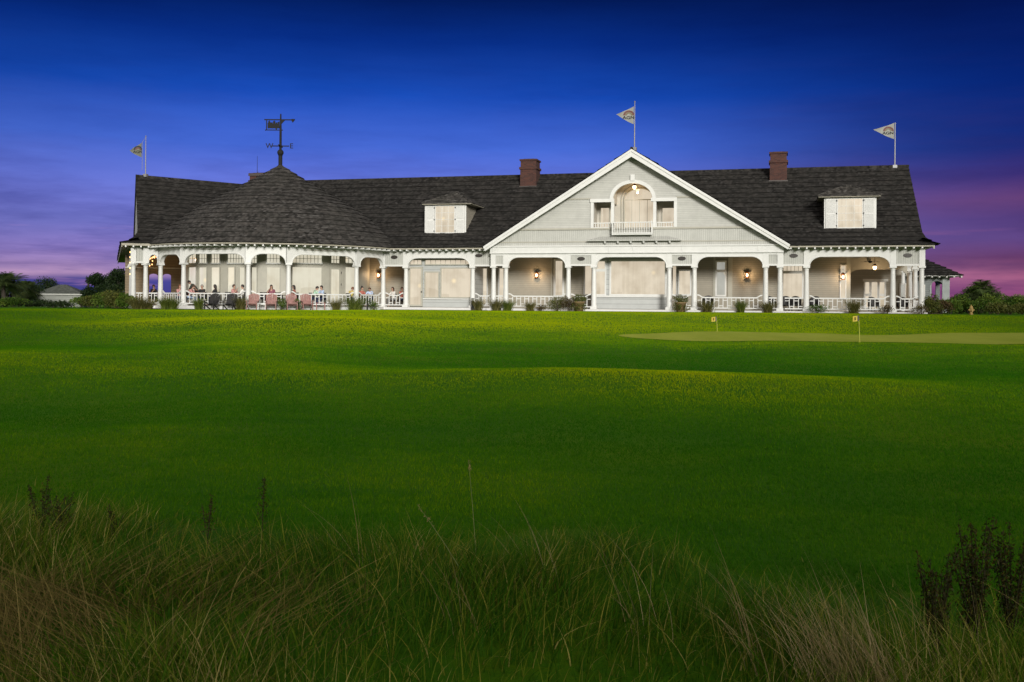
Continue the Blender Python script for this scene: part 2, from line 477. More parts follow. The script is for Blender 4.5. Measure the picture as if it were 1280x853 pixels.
# gable front
gx = [617, 632.5, 710.5, 742.5, 836.5, 868, 957, 975]
for px in gx: column((ug(px), GW))
for a, b, k in ((617,632.5,'p'),(632.5,710.5,'a'),(710.5,742.5,'o'),(742.5,836.5,'a'),(836.5,868,'o'),(868,957,'a'),(957,975,'p')):
    if k == 'a': arch(Mg, ug(a), ug(b), zt=3.58)
    else: panel(Mg, ug(a), ug(b), zt=3.58, oval=(k == 'o'))
for a, b in ((617,632.5),(632.5,710.5),(710.5,742.5),(836.5,868),(868,957),(957,975)): rail(Mg, ug(a), ug(b))
m = MB(Mg); m.box(ug(617)-.2, ug(975)+.2, -.24, .2, 3.58, 4.02); m.box(ug(617)-.26, ug(975)+.26, -.30, .2, 4.02, 4.10)
m.box(ug(617)-.22, ug(975)+.22, -.27, .2, 3.60, 3.66)
x = ug(617)
while x < ug(976): m.box(x-.03, x+.03, -.265, -.24, 3.72, 3.98); x += 1.55
m.build('cornice', WHITE, house)
for x in (ug(617)-.18, ug(975)+.02): m = MB(); m.box(x, x+.16, GW, 0, Z_CAP, 4.0); m.build('return_board', WHITE, house)
# right part
for px in (1008, 1116, 1152): column((uc(px), 0))
panel(I4, ug(975)+.02, uc(1008)); arch(I4, uc(1008), uc(1116)); panel(I4, uc(1116), uc(1152))
rail(I4, ug(975)+.1, uc(1008)); rail(I4, uc(1008), uc(1116)); rail(I4, uc(1116), uc(1152))
# right-hand end of the porch
UE = uc(1152)
Me = frame((UE, 0, 0), (0, 1))
for w in (3.0, 6.2, 9.4): column((UE, w))
for a, b in ((0,3.0),(3.0,6.2),(6.2,9.4)): arch(Me, a, b); rail(Me, a, b)
m = MB(); m.box(UE-.1, u_end(-.75)-.02, -.72, 16.7, Z_EAVE-.10, Z_EAVE-.04); m.build('eave_board', EAVE, house)
mb = MB()
def endeave(s, t): return (33.9-.9*t, -.75+17.5*s, Z_EAVE+.02+.42*t)
courses(mb, endeave, 2, 26); mb.build('end_eave_roof', ROOF, house)
m = MB(); m.plate([(0.3, 4.36), (15.7, 4.36), (15.7, 4.4), (8, 9.6), (.3, 4.4)], -.02, .06)
m.v = [(33.0-p[1], p[0], p[2]) for p in m.v]
m.build('end_gable_wall', GSIDE, house)
for a, b in ((fu(479), ug(617)-.1), (ug(975)+.1, UE+.17)):
    frieze = MB(); frieze.box(a, b, -.16, .16, Z_TOP, Z_EAVE-.11); frieze.build('frieze_board', WHITE, house)

# ---- rotunda
rc_px = [479, 445.5, 360.6, 310.3, 229.4, 200.6]
phis = [hit(p, RR) for p in rc_px]
P = [rpt(f, RR) for f in phis]
P[0] = Vector((uc(479), 0, 0))
for p in P[1:]: column(p, math.atan2(*(p-RC).yx))
for i in range(5):
    a, b = P[i+1], P[i]
    Mf = frame(a, (b-a))
    L = (b-a).length
    arch(Mf, 0, L); rail(Mf, 0, L)
m = MB()
for i in range(5):                        # frieze above the arches, following the circle
    f0, f1 = phis[i+1], phis[i]; n = 6
    for k in range(n):
        a = rpt(f0+(f1-f0)*k/n, RR+.02); b = rpt(f0+(f1-f0)*(k+1)/n, RR+.02); mm = MB(frame(a, b-a))
        mm.box(0, (b-a).length+.01, -.12, .12, Z_TOP-.05, Z_EAVE-.02); m.add(mm.v, mm.f)
m.build('frieze_board', WHITE, house)
CONE = [(9.5,4.02),(8.55,4.72),(7.0,5.90),(5.45,7.04),(3.42,8.16),(2.15,8.88),(1.0,9.56),(.16,10.10)]
F0, F1 = math.radians(-160), math.radians(150)
def cone_pt(s, t):
    r, z = lerp_prof(CONE, t); p = rpt(F0+(F1-F0)*s, r, z); return (p.x, p.y, p.z)
mb = MB(); courses(mb, cone_pt, 19, 110, .06, .018, .06); mb.lathe([(.26,9.98),(.24,10.08),(.12,10.18),(.01,10.2)], RC, 16)
mb.build('cone_roof', ROOFC, house)
FA, FB = math.radians(-75), math.radians(66)
m = MB(); tails = MB(); n = 48
ring = []
for k in range(n+1):
    f = FA+(FB-FA)*k/n
    ring += [rpt(f, RR-.2, 3.90), rpt(f, 9.46, 3.93), rpt(f, 9.47, 4.0), rpt(f, 9.44, 4.0)]
m.add(ring, [(4*k+j, 4*k+4+j, 4*k+5+j, 4*k+1+j) for k in range(n) for j in range(3)])
m.build('eave_board', EAVE, house)
k = FA
while k < FB:
    p = rpt(k, RR+.1, 0); q = rpt(k, 9.52, 0); mm = MB(frame(p, q-p)); mm.box(0, (q-p).length, -.045, .045, 3.80, 3.895); tails.add(mm.v, mm.f); k += .47/RR
tails.build('rafter_tails', WHITE, house)

# ---- left wing
B = P[5]
wy = math.radians(22)
_x = (math.cos(wy)*EU[0]+math.sin(wy)*EU[1], math.cos(wy)*EW[0]+math.sin(wy)*EW[1])
Mw = frame(B, _x)
wx = lambda px, w=0.0: atf(px, 360, Mw, w)[0]
xa, xb = wx(182), wx(166.5)
for x in (xa, xb): column(Mw @ Vector((x, 0, 0)))
arch(Mw, xa, 0, rx=.8); panel(Mw, xb, xa, oval=False); rail(Mw, xa, 0, flare=False); rail(Mw, xb, xa, flare=False)
XR, ZR = atf(169.5, 220.5, Mw, W_RIDGE)
XL = atf(166.5, 296, Mw, 0)[0]
WPROF = [(-.75, Z_EAVE+.05), (.1, 4.36), (1.0, 4.86), (W_RIDGE, ZR)]
XE = atf(151, 306, Mw, -.75)[0]
def wend(w): return XR + (XE-XR)*max(0, min(1, (1.2-w)/1.95))**1.7
SAG = .040                                          # the wing ridge falls gently towards the round roof
def wing_pt(s, t):
    w, z = lerp_prof(WPROF, t); x = wend(w)+(13.0-wend(w))*s; p = Mw @ Vector((x, w, z-SAG*(x-XR)*t)); return (p.x, p.y, p.z)
mb = MB(); courses(mb, wing_pt, 16, 60)
def wing_rear(s, t):
    w, z = lerp_prof(WPROF, t); x = wend(w)+(12.0-wend(w))*s; p = Mw @ Vector((x, 2*W_RIDGE-w, z-SAG*(x-XR)*t)); return (p.x, p.y, p.z)
courses(mb, wing_rear, 12, 20)
a, b = Mw @ Vector((XR, W_RIDGE, ZR+.05)), Mw @ Vector((13, W_RIDGE, ZR+.05-SAG*(13-XR))); mb.tube([a, b], .09, 6)
mb.build('wing_roof', ROOF, house)
m = MB(Mw); m.box(XE+.05, 0, -.70, .05, Z_EAVE-.08, Z_EAVE-.02); m.box(XE+.04, 0, -.74, -.70, Z_EAVE-.1, Z_EAVE+.05)
m.box(XE+.1, xb+.1, .05, 34, Z_EAVE-.08, Z_EAVE-.02); m.box(XE+.04, XE+.1, -.7, 34, Z_EAVE-.20, Z_EAVE+.04)
m.build('eave_board', EAVE, house)
mb = MB()
def weave(s, t):
    p = Mw @ Vector((XE+(XR-XE+.05)*t, -.75+35*s, Z_EAVE+.05+.40*t)); return (p.x, p.y, p.z)
courses(mb, weave, 2, 24); mb.build('end_eave_roof', ROOF, house)
m = MB(Mw); m.box(xb-.17, 0, -.15, .15, Z_TOP, Z_EAVE-.09)
x = XE+.3
m.build('frieze_board', WHITE, house); m = MB(Mw)
while x < 0: m.box(x-.045, x+.045, -.78, -.1, Z_EAVE-.2, Z_EAVE-.1); x += .47
m.build('rafter_tails', WHITE, house)
Mwe = frame(Mw @ Vector((xb, 0, 0)), Mw.to_3x3() @ Vector((0, 1, 0)))
for w in (3.2, 6.4, 9.6): column(Mw @ Vector((xb, w, 0)))
for a, b in ((0,3.2),(3.2,6.4),(6.4,9.6)): arch(Mwe, a, b); rail(Mwe, a, b)
m = MB(Mw); m.plate([(.3, 4.3), (15.7, 4.3), (8, ZR-.2)], 0, .06); 
m.v = []; m.f = []
for p in ((XR+.1,.3,4.3),(XR+.1,15.7,4.3),(XR+.1,8,ZR-.15)): m.v.append(tuple(Mw @ Vector(p)))
m.f.append((0,1,2)); m.build('end_gable_wall', GSIDE, house)
# far wall of the wing porch, with arched openings to the evening sky
def archhole(x0, x1, z0, z1, n=10):
    r = (x1-x0)/2; c = (x0+x1)/2
    return [(x0, z0)]+[(c-r*math.cos(PI*i/n), z1-.55*r+.55*r*math.sin(PI*i/n)) for i in range(n+1)]+[(x1, z0)]
WB = 7.0
segs = []; xs = [wx(186.5, WB), wx(197.5, WB), wx(203.5, WB), wx(213.8, WB)]
xq = wx(160, WB)-.2; xr = wx(232, WB)
m = MB(Mw)
z0, z1 = .75, 2.25
xj = (xs[1]+xs[2])/2
m.box(xq, xr, WB, WB+.2, 0, z0)
for c0, c1, h0, h1 in ((xq, xj, xs[0], xs[1]), (xj, xr, xs[2], xs[3])):
    h = archhole(h0, h1, z0, z1)
    m.plate([(c0, z0)]+h+[(c1, z0), (c1, Z_CEIL), (c0, Z_CEIL)], WB, WB+.2)
m.build('wing_wall', mat('warm_plank', (.20,.155,.095), .7, .1, boards=.2), house)
m = MB(Mw); m.box(xq, xr, WB-.1, WB, 2.62, 2.72); m.build('picture_rail', TRIM, house)

# ---- ceilings, floors, foundations
foot = [(UE+.3,-.35),(ug(975)+.35,-.35),(ug(975)+.35,GW-.4),(ug(617)-.35,GW-.4),(ug(617)-.35,-.35),(uc(479)+.2,-.35)]
foot += [tuple(rpt(f, RR+.35).xy) for f in np.linspace(phis[0]-.02, phis[5]+.0, 26) if rpt(f, RR+.35).y < -.6 or rpt(f, RR+.35).x < RC.x]
pe = [Mw @ Vector(p) for p in ((xb-.35,-.35,0),(xb-.35,15.5,0))]
foot += [tuple(pe[0].xy), tuple(pe[1].xy), (UE+.3, 15.9)]
foot = foot[::-1]
m = MB(); m.slab(foot, -.02, 0.0); m.build('porch_floor', FLOOR, house)
inner = lambda k: [(p[0]+(1.5-p[0])*k, p[1]+(8-p[1])*k) for p in foot]
m = MB(); m.slab(foot, -.25, -.022); m.build('floor_edge', WHITE, house)
m = MB(); m.slab(inner(.004), -.9, -.25); m.build('foundation', BRICK, house)
ceil = [(UE+.1,.12),(ug(975),.12),(ug(975),GW+.12),(ug(617),GW+.12),(ug(617),.12),(uc(479),.12)]
ceil += [tuple(rpt(f, RR-.1).xy) for f in np.linspace(phis[0], phis[5], 26) if rpt(f, RR-.1).y < -.3 or rpt(f, RR-.1).x < RC.x]
pe = [Mw @ Vector(p) for p in ((xb,.12,0),(xb,15.5,0))]
ceil += [tuple(pe[0].xy), tuple(pe[1].xy), (UE+.1, 15.9)]
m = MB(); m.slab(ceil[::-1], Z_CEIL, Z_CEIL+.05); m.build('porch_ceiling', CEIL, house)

# ---- windows
def window(Mf, x0, x1, z0, z1, y, pane=None, grid=(1,1), fr=.10, proud=.07, parent=None, bar=.028, casing=None, transom=None, tgrid=(4,1)):
    m = MB(Mf)
    m.box(x0-fr, x0, y-proud, y, z0-fr, z1+fr); m.box(x1, x1+fr, y-proud, y, z0-fr, z1+fr)
    m.box(x0, x1, y-proud, y, z1, z1+fr); m.box(x0-.03, x1+.03, y-proud-.04, y, z0-fr, z0)
    nx, nz = grid
    zt = z1
    if transom:
        m.box(x0, x1, y-proud+.01, y, transom-.09, transom+.09)
        for i in range(1, tgrid[0]):
            x = x0+(x1-x0)*i/tgrid[0]; m.box(x-bar/2, x+bar/2, y-.045, y-.015, transom+.09, z1)
        for i in range(1, tgrid[1]):
            z = transom+.09+(z1-transom-.09)*i/tgrid[1]; m.box(x0, x1, y-.044, y-.016, z-bar/2, z+bar/2)
        zt = transom-.09
    for i in range(1, nx):
        x = x0+(x1-x0)*i/nx; m.box(x-bar/2, x+bar/2, y-.045, y-.015, z0, zt)
    for i in range(1, nz):
        z = z0+(zt-z0)*i/nz; m.box(x0, x1, y-.044, y-.016, z-bar/2, z+bar/2)
    p = parent or house
    w_ = m.build('window' if p is house else 'window_frame', casing or WHITE, p)
    g = MB(Mf); g.box(x0-.01, x1+.01, y-.014, y-.004, z0-.01, z1+.01)
    g.build('pane', pane or PANE, w_ if p is house else p)
    return w_
def win(px0, px1, yt, yb, w, **k):
    x0, x1 = fu(px0, w), fu(px1, w); pm = (px0+px1)/2
    return window(I4, x0, x1, fz(pm, yb, w), fz(pm, yt, w), w, **k)
WI = 3.2
# main porch wall, then the deep right bay
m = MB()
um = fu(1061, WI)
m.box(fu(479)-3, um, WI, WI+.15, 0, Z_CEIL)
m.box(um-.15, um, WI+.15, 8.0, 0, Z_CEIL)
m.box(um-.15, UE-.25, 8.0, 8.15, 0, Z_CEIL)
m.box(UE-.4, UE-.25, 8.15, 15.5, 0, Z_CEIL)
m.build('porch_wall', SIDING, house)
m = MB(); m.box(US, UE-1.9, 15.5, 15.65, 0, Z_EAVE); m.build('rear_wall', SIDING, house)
# glazed bay beside the rotunda
y = .55
xl, xr = fu(510, y), fu(590, y)
m = MB(); m.box(xl, xr, y, y+.12, 0, Z_CEIL); m.box(xl, xl+.12, y+.12, WI, 0, Z_CEIL); m.box(xr-.12, xr, y+.12, WI, 0, Z_CEIL)
m.build('bay_wall', PANELG, house)
win(513, 526.5, 336, 381, y, grid=(1,1), fr=.12, casing=TRIM)
d = MB(); d.box(fu(511,y), fu(528.5,y), y-.05, y-.002, .02, .12); d.ball((fu(527.3,y), y-.1, 1.05), .05); d.build('door_handle', DARK, house)
win(532, 548, 341, 371.5, y, fr=.08, casing=TRIM); win(552, 588.5, 336, 371.5, y, fr=.08, casing=TRIM)
win(513, 526.5, 325.5, 330.5, y, grid=(3,1), fr=.06, casing=TRIM); win(532, 588.5, 325.5, 330.5, y, grid=(9,1), fr=.06, casing=TRIM)
# central bay
y = .85
xl, xr = fu(741, y), fu(835, y)
m = MB(); m.box(xl, xr, y, y+.12, 0, Z_CEIL); m.box(xl, xl+.12, y+.12, WI, 0, Z_CEIL); m.box(xr-.12, xr, y+.12, WI, 0, Z_CEIL); m.build('bay_wall', PANELG, house)
win(745, 756, 327, 368, y, transom=fz(750,338,y), tgrid=(1,1)); win(764, 831, 327, 368, y, fr=.12)
m = MB(); m.box(xl-.05, xr+.05, y-.09, y-.002, fz(790,371.5,y)-.02, fz(790,370,y)); m.build('bay_sill', WHITE, house)
y = .55
m = MB(); m.box(fu(529,y), fu(590,y), y-.09, y-.002, fz(560,374.5,y), fz(560,373.2,y)); m.build('bay_sill', WHITE, house)
# windows of the long wall
for a, b, yt, yb, kw in ((594.5,608.5,336,380,{}),(624.5,629.5,336,380,{}),(694.5,703,326.5,369,dict(fr=.14)),(731.5,739.5,333,368,{}),
                         (841,845,333,368,dict(fr=.06)),(849,862.5,339,368,dict(fr=.1)),(896,906,328,369,dict(transom=fz(900,339,WI), tgrid=(1,1))),
                         (979,1002.5,333,371.5,dict(transom=fz(990,340.5,WI), tgrid=(5,1))),(1051,1056.5,332.5,372.5,dict(fr=.07,transom=fz(1053,344,WI),tgrid=(1,2)))):
    win(a, b, yt, yb, WI, pane=(PANEC if a == 896 else PANE), **kw)
for a, b in ((688.5,690.3),(705.5,710),(891.5,894),(910,915.5),(1058,1063)):
    m = MB(); m.box(fu(a,WI), fu(b,WI), WI-.05, WI-.004, 0, Z_CEIL); m.build('corner_board', TRIM, house)
# deep right bay: french door with side lights, arched head board
y = 8.0
m = MB()
m.box(fu(1078.5,y), fu(1110,y), y-.06, y-.004, fz(1090,352,y), fz(1090,349,y)); m.build('door_head', WHITE, house)
win(1081.5, 1086.5, 353, 384, y, fr=.1, transom=fz(1084,369,y), tgrid=(1,1)); win(1089.5, 1096.5, 353, 386, y, fr=.12); win(1099.5, 1105.5, 353, 384, y, fr=.1, transom=fz(1102,369,y), tgrid=(1,1))
Mx = Matrix.Translation((0, 5.4, 0)); x0, x1 = fu(1061,5.4), UE
m = MB(Mx); m.plate(arch_poly(x0, x1-.2, 2.2, 2.75, Z_CEIL, .7, .55), -.1, .1); m.build('arch_board', TRIM, house)
column((fu(1137, 6.8), 6.8)); column((fu(1143.5, 5.2), 5.2))
win(1126, 1129.5, 356, 386, 8.0, fr=.1, pane=PANEC); win(1132, 1136, 356, 386, 8.0, fr=.1)

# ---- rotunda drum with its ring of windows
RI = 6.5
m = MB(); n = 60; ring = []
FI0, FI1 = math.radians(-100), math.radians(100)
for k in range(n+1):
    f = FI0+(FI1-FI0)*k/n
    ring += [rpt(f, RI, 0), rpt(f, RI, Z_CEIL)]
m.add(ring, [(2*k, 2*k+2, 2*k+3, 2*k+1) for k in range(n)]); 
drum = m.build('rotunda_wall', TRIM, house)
def rwin(p0, p1, yt, yb, **k):
    a, b = rpt(hit(p0, RI), RI), rpt(hit(p1, RI), RI)
    if (b-a).length < .2: return
    Mf = frame(a, b-a); L = (b-a).length
    # height of a sight line where it meets the chord
    z0, z1 = (atf((p0+p1)/2, q, Mf, 0)[1] for q in (yb, yt))
    sag = RI-math.sqrt(max(.01, RI*RI-(L/2)**2))
    window(Mf, .06, L-.06, z0, z1, -sag*.98-.02, pane=PANER, **k)
for p0, p1, g in ((237,247,2),(249.5,260,3),(264.5,276,3),(284.5,294.5,0),(299,307,0),(284.5,307,6),(314,322,2),(332.5,350.5,4),(363.5,402,8),(429.5,443.5,3)):
    if g: rwin(p0, p1, 318, 329, grid=(g,2), fr=.07)
    if g != 6: rwin(p0, p1, 334.5, 376, fr=.06, casing=TRIM)
rwin(412, 424, 320, 329, grid=(3,2), fr=.06, casing=TRIM)
rwin(412, 424, 337, 381, fr=.12, casing=TRIM)
hg = MB(); a = rpt(hit(425.3, RI), RI+.06)
for z in (.5, 1.5, 2.3): hg.cbox((a.x, a.y, z), (.08,.05,.14))
hg.build('door_hinges', DARK, house)

# ---- gable
GA = at(792, 186.5, -1.2); GLc = at(604.5, 312, -1.2); GRc = at(987.5, 311, -1.2)
ga = GA[0]; gz = GA[1]; hw = (GRc[0]-GLc[0])/2; ga = (GRc[0]+GLc[0])/2; gb = Z_EAVE+.05
sl = (gz-gb)/hw
loc = lambda px, py: at(px, py, GW)
pxs = {k: loc(k, 270)[0] for k in (738.5,741,759.5,764,766.5,815,817,821,842.5,845)}
z_f = loc(790, 285)[1]; z_s = loc(790, 249)[1]; z_a = loc(790, 229.5)[1]
z_t2 = loc(790, 252.5)[1]
def roofz(x): return gz-abs(x-ga)*sl
c = (pxs[766.5]+pxs[815])/2; rx = (pxs[815]-pxs[766.5])/2
half = [(c-rx*math.sin(PI/2*i/10), z_s+(z_a-z_s)*math.cos(PI/2*i/10)) for i in range(11)]
m = MB()
xl = ug(617); xr = ug(975)
def below(x): return roofz(x)-.25
zb = 4.1
left = [(c, zb), (c, z_f), (pxs[741], z_f), (pxs[741], z_t2), (pxs[766.5], z_t2)]+half[::-1]+[(c, below(c)), (ga, below(ga))] if c < ga else None
if left is None:
    left = [(c, zb), (c, z_f), (pxs[741], z_f), (pxs[741], z_t2), (pxs[766.5], z_t2)]+half[::-1]+[(c, below(c)), (ga, below(ga))]
left += [(ga-(gz-.25-zb)/sl, zb)]
right = [(c, zb), (c, z_f), (pxs[842.5], z_f), (pxs[842.5], z_t2), (pxs[815], z_t2)]+[(2*c-p[0], p[1]) for p in half[::-1]]+[(c, below(c)), (ga+(gz-.25-zb)/sl, zb)]
if c >= ga: left.remove((ga, below(ga))) if (c-ga) < .001 else None
m.plate(left, GW, GW+.15); m.plate(right, GW, GW+.15)
gable = m.build('gable_wall', GSIDE, house)
# flared beadboard skirt, rails of trim
zt = loc(790, 287)[1]
m = MB()
xa_, xb_ = ga-(gz-.25-zt)/sl, ga+(gz-.25-zt)/sl
xc_, xd_ = ga-(gz-.25-zb)/sl, ga+(gz-.25-zb)/sl
m.add([(xa_,GW-.02,zt),(xb_,GW-.02,zt),(xd_-.3,GW-.16,zb+.22),(xc_+.3,GW-.16,zb+.22),(xd_-.1,GW-.20,zb),(xc_+.1,GW-.20,zb)], [(0,1,2,3),(3,2,4,5)])
m.build('skirt_boards', BEAD, gable)
m = MB(); m.box(xa_-.02, xb_+.02, GW-.1, GW-.002, zt, zt+.12)
z2 = loc(790, 248)[1]; x1, x2 = ga-(gz-.25-z2)/sl, ga+(gz-.25-z2)/sl
m.box(x1, pxs[738.5], GW-.05, GW-.002, z2-.03, z2+.06); m.box(pxs[845], x2, GW-.05, GW-.002, z2-.03, z2+.06)
m.box(xc_+.15, xd_-.15, GW-.19, GW-.17, zb+.20, zb+.27)
m.build('gable_moulding', TRIM, gable)
# bargeboards
m = MB()
for s in (-1, 1):
    A_ = (ga, gz); E_ = (ga+s*hw, gz-hw*sl); th = .40
    pl = [A_, E_, (E_[0]-s*.12, E_[1]-th*.75), (ga, gz-th*1.22)]
    m.plate(pl if s < 0 else pl[::-1], -1.28, -1.19)
    pl2 = [(ga, gz-.04), (E_[0], E_[1]-.04), (E_[0]-s*.05, E_[1]-.16), (ga, gz-.17)]
    m.plate(pl2, -1.33, -1.281)
    pl3 = [(ga, gz-th*1.22), (E_[0]-s*.12, E_[1]-th*.75), (E_[0]-s*.62, E_[1]-th*.75+.22), (ga, gz-th*1.22-.02)]
    m.plate([(ga, gz-.30), (E_[0], E_[1]-.30), (E_[0], E_[1]-.24), (ga, gz-.24)], -1.19, GW)        # soffit
m.build('bargeboard', WHITE, gable)
mb = MB()
for s in (-1, 1):
    def gp(a, t, s=s):
        x = ga+s*hw*(1-t); return (x, -1.24+15.0*a, gb+.03+(gz-gb)*t)
    courses(mb, gp, 18, 24, .05)
mb.tube([(ga,-1.25,gz+.05),(ga,13.7,gz+.05)], .10, 6)
mb.add([(ga-hw+.5,13.7,gb),(ga+hw-.5,13.7,gb),(ga,13.7,gz-.1)], [(0,1,2)])
mb.build('gable_roof', ROOF, gable)
# loggia recess
WL = 1.1
LW = mat('loggia_plaster', (.44,.42,.37), .7, .06)
m = MB()
x0, x1 = pxs[741], pxs[842.5]
m.box(x0-.1, x1+.1, WL, WL+.1, z_f-.05, z_a+.3); m.box(x0-.1, x1+.1, GW+.15, WL, z_f-.15, z_f-.02)
m.box(x0-.12, x0-.02, GW+.15, WL, z_f, z_a+.3); m.box(x1+.02, x1+.12, GW+.15, WL, z_f, z_a+.3); m.box(x0-.12, x1+.12, GW+.15, WL+.1, z_a+.3, z_a+.36)
for xx in (pxs[766.5]-.1, pxs[815]+.02): m.box(xx, xx+.08, GW+.16, WL, z_t2-.02, z_a+.29)
m.build('loggia', LW, gable)
gp0, gp1 = fu(779.5, WL), fu(818, WL); cc = (gp0+gp1)/2; rr = (gp1-gp0)/2
zs, za = fz(798, 250, WL), fz(798, 235.5, WL)
pl = [(gp0, z_f), (gp1, z_f)]+[(cc+rr*math.cos(PI*i/16), zs+(za-zs)*math.sin(PI*i/16)) for i in range(17)]
m = MB(); m.plate(pl, WL-.03, WL-.004); m.build('pane', PANE, gable)
m = MB()
m.tube([(gp0,WL-.04,z_f)]+[(cc-rr*math.cos(PI*i/16),WL-.04,zs+(za-zs)*math.sin(PI*i/16)) for i in range(17)]+[(gp1,WL-.04,z_f)], .06, 6)
m.tube([(gp0-.17,WL-.02,z_f)]+[(cc-(rr+.2)*math.cos(PI*i/16),WL-.02,zs+(za+.22-zs)*math.sin(PI*i/16)) for i in range(17)]+[(gp1+.17,WL-.02,z_f)], .05, 6)
for i in range(1,4): x = gp0+(gp1-gp0)*i/4; m.box(x-.015,x+.015,WL-.05,WL-.031,z_f,zs)
m.box(gp0,gp1,WL-.05,WL-.031,zs-.03,zs+.03)
m.build('window_frame', TRIM, gable)
for a, b in ((750.5,760.5),(827.5,842)):
    window(I4, fu(a,WL), fu(b,WL), z_f, fz(a,260.5,WL), WL-.002, fr=.07, parent=gable, casing=TRIM)
# casings, posts, keystone
m = MB()
for x in (pxs[738.5], pxs[764], pxs[817]-.02, pxs[842.5]): m.box(x, x+.19, GW-.09, GW+.2, z_f-.02, z_t2+.02)
m.box(pxs[738.5]-.04, pxs[766.5]+.06, GW-.12, GW+.16, z_t2, z_t2+.22); m.box(pxs[815]-.06, pxs[845]+.06, GW-.12, GW+.16, z_t2, z_t2+.22)
arc = [(c-(rx+.02)*math.cos(PI*i/20), z_s+(z_a+.0-z_s)*math.sin(PI*i/20)) for i in range(21)]
arc2 = [(c-(rx+.24)*math.cos(PI*i/20), z_s+(z_a+.22-z_s)*math.sin(PI*i/20)) for i in range(21)]
for i in range(20): m.plate([arc[i],arc2[i],arc2[i+1],arc[i+1]], GW-.1, GW+.1)
m.box(c-.14, c+.14, GW-.15, GW-.003, z_a+.15, z_a+.55)
m.build('loggia_casing', WHITE, gable)
def brail(x0, x1, y, z0, z1, side=0.0):
    m = MB(); m.box(x0, x1, y-.04, y+.04, z1-.06, z1); m.box(x0, x1, y-.03, y+.03, z0, z0+.06)
    n = int((x1-x0)/.15)
    for i in range(n+1): x = x0+(x1-x0)*i/n; m.box(x-.02, x+.02, y-.02, y+.02, z0+.06, z1-.06)
    if side:
        m.box(x0, x1, y, y+side, z0-.08, z0)
        for x in (x0, x1):
            m.box(x-.035, x+.035, y-.045, y+.045, z0-.1, z1+.06)
            m.box(x-.03, x+.03, y+.045, y+side, z1-.06, z1)
            for j in range(1, 4): m.box(x-.02, x+.02, y+side*j/4-.02, y+side*j/4+.02, z0, z1-.06)
    return m.build('balcony_rail', WHITE, gable)
zr = loc(790, 278)[1]
brail(pxs[741]+.02, pxs[759.5]+.2, GW+.05, z_f, zr); brail(pxs[821]-.02, pxs[842.5], GW+.05, z_f, zr)
yb_ = GW-.55
brail(fu(765,yb_), fu(814,yb_), yb_, fz(790,292,yb_), fz(790,277.5,yb_), .55)
# little bracketed hood under the balcony
m = MB(); zh = loc(790, 297.5)[1]; zl = loc(790, 300.5)[1]
a0, a1, b0, b1 = loc(752,298)[0], loc(834,298)[0], fu(733, GW-.55), fu(851, GW-.55)
m.add([(a0,GW-.08,zh+.1),(a1,GW-.08,zh+.1),(b1,GW-.5,zl),(b0,GW-.5,zl),(b1,GW-.5,zl-.07),(b0,GW-.5,zl-.07),(b1,GW-.17,zl-.07),(b0,GW-.17,zl-.07)],
      [(0,1,2,3),(3,2,4,5),(5,4,6,7),(0,3,5,7),(1,6,4,2)])
hood = m.build('hood', BEAD, gable)
for px in (757.5,773.5,789.5,805.5,821.5,838):
    m = MB(); x = loc(px,300)[0]; m.plate([(0,0),(0,0)], 0, 0) if False else None
    m.add([(x-.05,GW-.17,zl-.07),(x+.05,GW-.17,zl-.07),(x+.05,GW-.46,zl-.07),(x-.05,GW-.46,zl-.07),(x-.05,GW-.18,zl-.30),(x+.05,GW-.18,zl-.30),(x+.05,GW-.4,zl-.2),(x-.05,GW-.4,zl-.2)],
          [(0,3,7,4),(1,5,6,2),(3,2,6,7),(4,7,6,5)])
    m.build('bracket', WHITE, hood)

